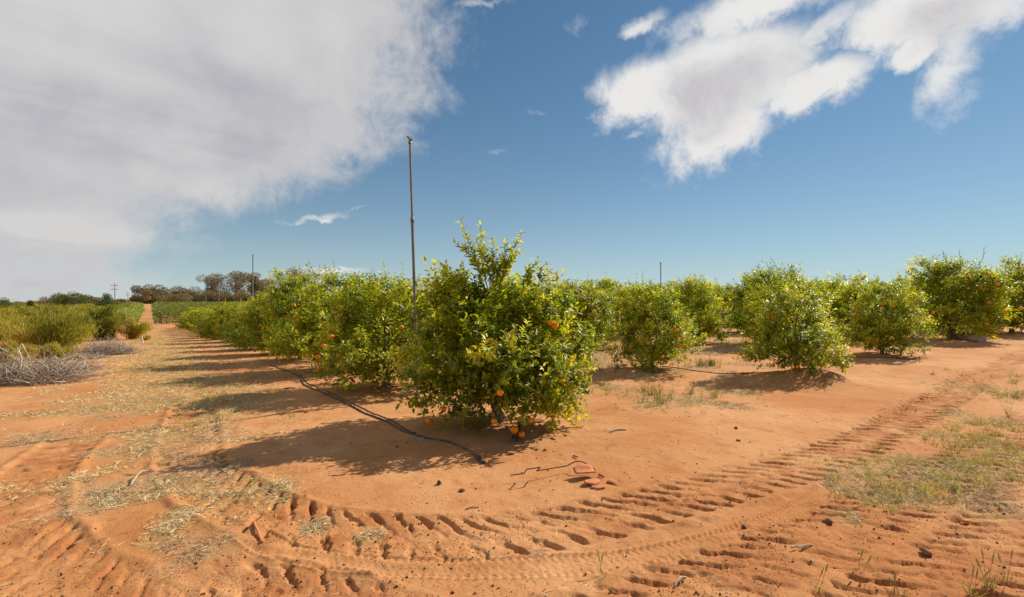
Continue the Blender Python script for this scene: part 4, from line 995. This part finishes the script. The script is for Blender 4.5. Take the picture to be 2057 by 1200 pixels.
# ------------------------------------------------------------------ far trees and power poles
def far_tree(pxx, top, wpx, Y, kind, label, seed, name, group, base=None):
    rs = np.random.default_rng(seed); x, y = at(pxx, Y); z = float(terrain(x, y)); H = CAMH + (CYP - top) / FPX * Y - z; W = wpx / FPX * Y / 2 * (1.2 if kind == 'gum' else 1.1)
    root = tag(empty(name, (x, y, z)), label, 'tree', group); g = Geo(); tr = Geo()
    clumps = []
    if kind == 'gum':
        for k in range(18):
            a = rs.uniform(0, 6.28); f = rs.uniform(.1, .85); zz = H * rs.uniform(.34, .90); clumps.append((math.cos(a) * W * f, math.sin(a) * W * f, zz, W * rs.uniform(.22, .38)))
        clumps.append((rs.normal(0, W * .15), 0, H * .90, W * .34))
    elif kind == 'bushy':
        for k in range(16):
            a = rs.uniform(0, 6.28); f = rs.uniform(.1, .8); clumps.append((math.cos(a) * W * f, math.sin(a) * W * f, H * rs.uniform(.18, .80) * (1 - .25 * f), W * rs.uniform(.28, .42)))
        clumps.append((0, 0, H * .82, W * .35))
    elif kind == 'cone':
        for k in range(18):
            t = (k + .5) / 18; a = k * 2.4; rr = W * (1 - t) * .8 + .1 * W; clumps.append((math.cos(a) * rr * .6, math.sin(a) * rr * .6, H * (.08 + .86 * t), max(.2 * W, rr * .55)))
    n = 5200
    if kind != 'bare':
        Lc = np.array(clumps); k = rs.choice(len(Lc), n, p=Lc[:, 3] ** 2 / (Lc[:, 3] ** 2).sum()); d = unit(rs.normal(size=(n, 3)))
        P = Lc[k, :3] + d * (Lc[k, 3] * (.45 + .6 * rs.random(n) ** .5))[:, None] * [1, 1, .72]; P[:, 2] = np.maximum(P[:, 2], .1)
        tone = np.clip(.5 + rs.normal(0, .15, len(Lc))[k] + rs.normal(0, .18, n), 0, 1); ls = max(.16, Y * .0021)
        leaves(g, P, unit(d + rs.normal(size=(n, 3)) * .8 + [0, 0, -.3]), unit(d + rs.normal(size=(n, 3)) * .6), ls * rs.uniform(.6, 1.5, n), ls * .55, tone, LEAF2)
        tag(link('crown', g.mesh('crown', {'gum': M_GUM, 'bushy': M_GUM, 'cone': M_PINE}[kind] if name != 'dark_tree' else M_PINE), root), kind='stuff')
    else:
        clumps = [(rs.normal(0, W * .5), rs.normal(0, W * .4), H * rs.uniform(.7, 1.0), 1) for k in range(26)]
    top0 = np.array([0, 0, H * .28]); r0 = H * .022
    tube(tr, [(0, 0, -.3), (0, 0, H * .15), top0], [r0 * 1.3, r0, r0 * .85], 7)
    for c in clumps:
        e = np.array(c[:3]); m = (top0 + e) / 2 + rs.normal(size=3) * .03 * H; tube(tr, spline([top0 * [1, 1, .8], m, e], 1.0), np.linspace(r0 * .5, r0 * .1, len(spline([top0 * [1, 1, .8], m, e], 1.0))), 4)
        if kind == 'bare':
            for q in range(6):
                e2 = m + (e - m) * rs.uniform(.2, 1) + rs.normal(size=3) * [W * .3, W * .3, H * .10]; tube(tr, [m, e2], [r0 * .15, r0 * .05], 3, 0, False)
    link('trunk', tr.mesh('trunk', M_GUMBARK, True), root)
GG = 'gum trees on the skyline'; GB = 'bushy trees behind the hedge rows'
for i, (a, t, w, Y, lab) in enumerate([(432, 552, 62, 225, 'tall rounded gum tree at the end of the skyline group'), (476, 545, 56, 230, 'tallest gum tree with open clumped crown on the skyline'), (508, 548, 44, 222, 'gum tree standing directly behind the distant sprinkler riser'),
      (535, 562, 44, 228, 'lower gum tree just left of the taller orange trees'), (606, 541, 62, 200, 'gum tree crown peeping over the track-side orange trees'), (297, 574, 42, 205, 'flat-topped gum tree at the corner of the hedge rows')]):
    far_tree(a, t, w, Y, 'gum', lab, 700 + i, 'gum_tree', GG)
for i, (a, t, w, Y) in enumerate([(330, 580, 52, 215), (358, 576, 60, 220), (392, 577, 58, 214), (420, 586, 50, 210), (450, 588, 56, 212), (485, 588, 56, 208), (518, 588, 50, 210), (310, 590, 40, 205), (278, 595, 34, 215), (370, 592, 50, 204), (545, 590, 46, 208)]):
    far_tree(a, t, w, Y, 'bushy', 'brownish bushy tree in the belt between hedge rows and gums', 720 + i, 'bushy_tree', GB)
far_tree(118, 592, 52, 150, 'bushy', 'greyish rounded tree behind the thicket, left of the dark one', 740, 'bushy_tree', GB)
far_tree(148, 589, 58, 140, 'bushy', 'dark green full tree rising behind the thicket', 741, 'dark_tree', GB)
far_tree(178, 595, 40, 150, 'bushy', 'olive tree right of the dark green full tree', 742, 'bushy_tree', GB)
far_tree(215, 590, 44, 120, 'cone', 'dark pointed conifer beside the nearest power pole', 743, 'conifer', None)
far_tree(243, 604, 36, 160, 'bushy', 'low tree between the two power poles', 744, 'bushy_tree', GB)
far_tree(6, 601, 50, 110, 'bushy', 'dark tree at the far end of the thicket', 745, 'dark_tree', GB)
far_tree(61, 604, 26, 100, 'cone', 'small pointed tree standing alone behind the yellowish bush', 746, 'conifer', None)
far_tree(38, 611, 34, 140, 'bushy', 'tiny low tree on the horizon beside the small pointed tree', 747, 'bushy_tree', GB)
far_tree(85, 612, 40, 170, 'bushy', 'low horizon tree left of the greyish rounded tree', 748, 'bushy_tree', GB)
far_tree(-40, 600, 60, 130, 'bushy', 'bushy tree at the end of the thicket beyond the dark tree', 749, 'bushy_tree', GB)
far_tree(737, 568, 58, 130, 'bare', 'bare leafless tree behind the track-side orange trees', 750, 'bare_tree', None)
def power_pole(pxx, top, Y, label, arms):
    x, y = at(pxx, Y); z = float(terrain(x, y)); H = CAMH + (CYP - top) / FPX * Y - z; root = tag(empty('power_pole', (x, y, z)), label, 'power pole', 'power poles along the road')
    g = Geo(); tube(g, [(0, 0, -.5), (0, 0, H * .5), (0, 0, H)], [.22, .19, .15], 10); link('pole', g.mesh('pole', M_POLE, True), root)
    for zz, w in arms:
        g = Geo(); c = np.array([(-w, -.28, zz - .09), (w, -.28, zz - .09), (w, -.12, zz - .09), (-w, -.12, zz - .09), (-w, -.28, zz + .09), (w, -.28, zz + .09), (w, -.12, zz + .09), (-w, -.12, zz + .09)]) + [0, 0, H]
        g.add(c, np.array([[3, 2, 1, 0], [4, 5, 6, 7], [0, 1, 5, 4], [1, 2, 6, 5], [2, 3, 7, 6], [3, 0, 4, 7]])); o = link('crossarm', g.mesh('crossarm', M_POLE), root)
        for f in (-.92, -.5, .5, .92):
            g = Geo(); tube(g, [(f * w, -.2, H + zz + .09), (f * w, -.2, H + zz + .2), (f * w, -.2, H + zz + .34)], [.04, .09, .05], 6); link('insulator', g.mesh('insulator', M_PALE, True), o)
power_pole(231, 569, 175, 'nearest power pole with two crossarms beside the dark conifer', [(-.9, 1.45), (-2.3, 1.35)])
power_pole(257, 587, 300, 'second power pole, smaller, above the track-side hedge', [(-.9, 1.5), (-2.3, 1.4)])
power_pole(261.5, 596, 430, 'tiny farthest power pole just past the second one', [(-.9, 1.5)])

# ------------------------------------------------------------------ straw, litter, grass, crumbs
def scatter_straw():
    rs = np.random.default_rng(900); n = 620000
    r = np.exp(rs.uniform(math.log(2.2), math.log(34), n)); a = np.radians(rs.uniform(-51, 51, n)); x = r * np.sin(a); y = r * np.cos(a)
    ys, gs = straw_cover(x, y); dens = np.maximum(ys, gs); clump = sm(fbm(x * 5, y * 5, 911, 3), .40, .62) * .85 + .15
    keep = rs.random(n) < np.maximum(dens * clump * .95, .007) 
    x = x[keep]; y = y[keep]; r = r[keep]; ys = ys[keep]; gs = gs[keep]; m = len(x)
    z = ground_z(x, y) + rs.uniform(.002, .022, m)
    yel = rs.random(m) < ys / (ys + gs + .05)
    d = unit(np.column_stack([rs.normal(size=(m, 2)), np.abs(rs.normal(0, .22, m)) + np.where(yel, rs.uniform(0, .45, m), 0)]))
    ln = rs.uniform(.015, .075, m) * (1 + r * .02); w = rs.uniform(.0014, .0034, m) * (1 + r * .11)
    tone = np.where(yel, rs.normal(.74, .13, m), rs.normal(.33, .14, m)); tone = np.clip(tone, 0, .92); tone = np.where(yel & (rs.random(m) < .04), 1.0, tone)
    g = Geo(); blades(g, np.column_stack([x, y, z]), d, ln, w, rs, tone, .12)
    tag(link('dry_straw', g.mesh('dry_straw', M_STRAW)), 'scattered yellow straw and grey leaf litter over the red sand', 'straw', None, 'stuff')
    return m
scatter_straw()
def scatter_crumbs():
    rs = np.random.default_rng(920); n = 120000
    r = np.exp(rs.uniform(math.log(2.3), math.log(13), n)); a = np.radians(rs.uniform(-50, 50, n)); x = r * np.sin(a); y = r * np.cos(a)
    near = np.full(n, .10)
    for path, hw, *_ in TRACKS:
        idx, S, D, end = track_coords(path, x, y, hw + .3); near[idx] = np.maximum(near[idx], .34 * np.exp(-(np.maximum(np.abs(D) - hw * .8, 0) / .12) ** 2))
    near *= .35 + 1.3 * sm(fbm(x * 3, y * 3, 930, 3), .4, .65)
    k = rs.random(n) < near; x = x[k]; y = y[k]; m = len(x)
    s = rs.uniform(.0014, .0040, m) * (1 + 1.6 * (rs.random(m) < .06)); z = ground_z(x, y) + s * .35
    O = np.array([(1, 0, 0), (0, 1, 0), (-1, 0, 0), (0, -1, 0), (0, 0, 1), (0, 0, -1)], float); F = np.array([(0, 1, 4), (1, 2, 4), (2, 3, 4), (3, 0, 4), (1, 0, 5), (2, 1, 5), (3, 2, 5), (0, 3, 5)])
    v = np.column_stack([x, y, z])[:, None] + O[None] * (s[:, None, None] * rs.uniform(.6, 1.3, (m, 6, 1))); f = np.arange(m)[:, None, None] * 6 + F[None]
    g = Geo(); g.add(v.reshape(-1, 3), f.reshape(-1, 3), np.repeat(np.clip(rs.normal(.40, .28, m), 0, 1), 6))
    tag(link('soil_crumbs', g.mesh('soil_crumbs', M_CRUMB)), 'small dark crumbs of soil strewn over the sand', 'soil crumbs', None, 'stuff')
scatter_crumbs()
def grass_patch(name, spots, n, h, tone, label, seed, mat=M_GRASS, lean=.35):
    rs = np.random.default_rng(seed); g = Geo()
    for (a, b, rad, f) in spots:
        cx, cy = px(a, b); m = int(n * f); k = max(3, m // 14); tx = rs.normal(0, rad, (k, 2)); t = tx[rs.integers(0, k, m)] + rs.normal(0, .022, (m, 2)) * (1 + cy * .05)
        x = cx + t[:, 0]; y = cy + t[:, 1]; z = ground_z(x, y) - .005; d = unit(np.column_stack([rs.normal(0, lean, (m, 2)), np.ones(m)]))
        blades(g, np.column_stack([x, y, z]), d, h * rs.uniform(.35, 1.1, m), .0035 * (1 + cy * .09), rs, np.clip(rs.normal(tone, .22, m), 0, 1), .2)
    tag(link(name, g.mesh(name, mat)), label, 'grass', None, 'stuff')
grass_patch('dry_grass', [(2010, 905, .35, 1), (1960, 935, .3, .8), (1900, 955, .3, .8), (1840, 985, .25, .6), (2040, 870, .4, 1), (2055, 800, .5, .9), (2040, 765, .6, .8), (1790, 985, .2, .3), (1745, 1005, .15, .2), (2050, 930, .3, .6), (1990, 880, .3, .6)], 520, .15, .80, 'sparse yellow-green grass along the far side of the ruts', 940, lean=.6)
grass_patch('track_grass', [(430, 805, .5, 1), (415, 770, .7, 1), (350, 745, .9, 1), (400, 730, .9, 1), (330, 715, 1.2, 1), (380, 700, 1.4, 1), (330, 690, 1.6, 1), (340, 675, 2.2, 1), (320, 660, 2.8, .8), (280, 740, .9, .7), (440, 840, .35, .5), (390, 680, 1.6, .6)], 700, .13, .88, 'dry yellow grass along the middle of the dirt track', 941, lean=.75)
grass_patch('green_weeds', [(1692, 694, .45, 2.0), (1680, 690, .3, 1.0), (1420, 735, .12, .5), (1200, 742, .3, .3), (1300, 790, .5, .3), (1370, 805, .4, .3), (950, 860, .05, .08), (968, 866, .04, .06)], 420, .34, .28, 'patch of green weeds growing between the headland trees', 942)
grass_patch('alley_grass', [(1300, 795, .6, 1), (1350, 815, .45, .8), (1420, 790, .7, .8), (1250, 770, .7, .7), (1500, 775, .6, .4), (1470, 712, 1.2, .7), (1230, 715, 1.2, .6), (1540, 775, .5, .3)], 380, .08, .92, 'thin dry grass on the sand in the orchard alley', 943, lean=1.0)
# single barley-grass tufts
def tuft(pix, n, h, label, seed):
    rs = np.random.default_rng(seed); x, y = px(*pix); z = gz(x, y); root = tag(empty('grass_tuft', (x, y, z)), label, 'grass tuft', 'grass tufts with seed heads')
    g = Geo(); b = np.column_stack([rs.normal(0, .02, (n, 2)), np.full(n, -.005)]); d = unit(np.column_stack([rs.normal(0, .38, (n, 2)), np.ones(n)])); blades(g, b, d, h * rs.uniform(.4, .9, n), .005, rs, np.clip(rs.normal(.55, .25, n), 0, 1), .18)
    tag(link('blade', g.mesh('blade', M_GRASS), root), kind='stuff')
    for k in range(max(2, n // 5)):
        dd = unit(np.array([rs.normal(0, .25), rs.normal(0, .25), 1.0])); L = h * rs.uniform(.75, 1.1); st = np.outer(np.linspace(0, 1, 4), dd * L) + np.array([rs.normal(0, .015), rs.normal(0, .015), 0])
        s = Geo(); tube(s, st, .0014, 4, .7, False); t = st[-1]; tube(s, [t - dd * .01, t + dd * .02, t + dd * .05], [.002, .005, .002], 5, .88)
        m = 10; f = rs.uniform(0, 1, m); blades(s, t + dd * (f * .05)[:, None], unit(dd + rs.normal(size=(m, 3)) * .28), .035, .0016, rs, np.full(m, .85), .0)
        link('seed_head', s.mesh('seed_head', M_GRASS), root)
TL = ['bottom edge beside the wide ruts', 'largest, at the rut edge by the dry grass', 'small and green, beside the largest tuft', 'thin, inside the wide rut']
for i, (p, n, h, lab) in enumerate([((1950, 1192), 16, .13, 'barley-grass tuft with seed heads growing at the very rut edge'), ((1985, 1180), 18, .15, 'fullest green barley-grass tuft beside the widest ruts'), ((2020, 1165), 10, .12, 'sparse barley-grass tuft past the fullest one'),
      ((1640, 1190), 5, .13, 'two lone barley stalks growing between the ruts'), ((1728, 1155), 4, .10, 'single short barley stalk left of the fullest tuft'), ((1800, 1190), 8, .10, 'short barley tuft between the lone stalks and the fullest tuft'), ((2025, 840), 14, .30, 'tall yellow-green grass tuft at the edge of the long ruts'), ((2045, 800), 16, .32, 'yellow-green tuft farther up beside the long ruts'), ((1930, 935), 10, .20, 'upright grass tuft at the near end of the dry grass strip'), ((1205, 1165), 3, .08, 'lone green seedling in bare sand by the fine tyre track')]):
    tuft(p, n, h, lab, 960 + i)
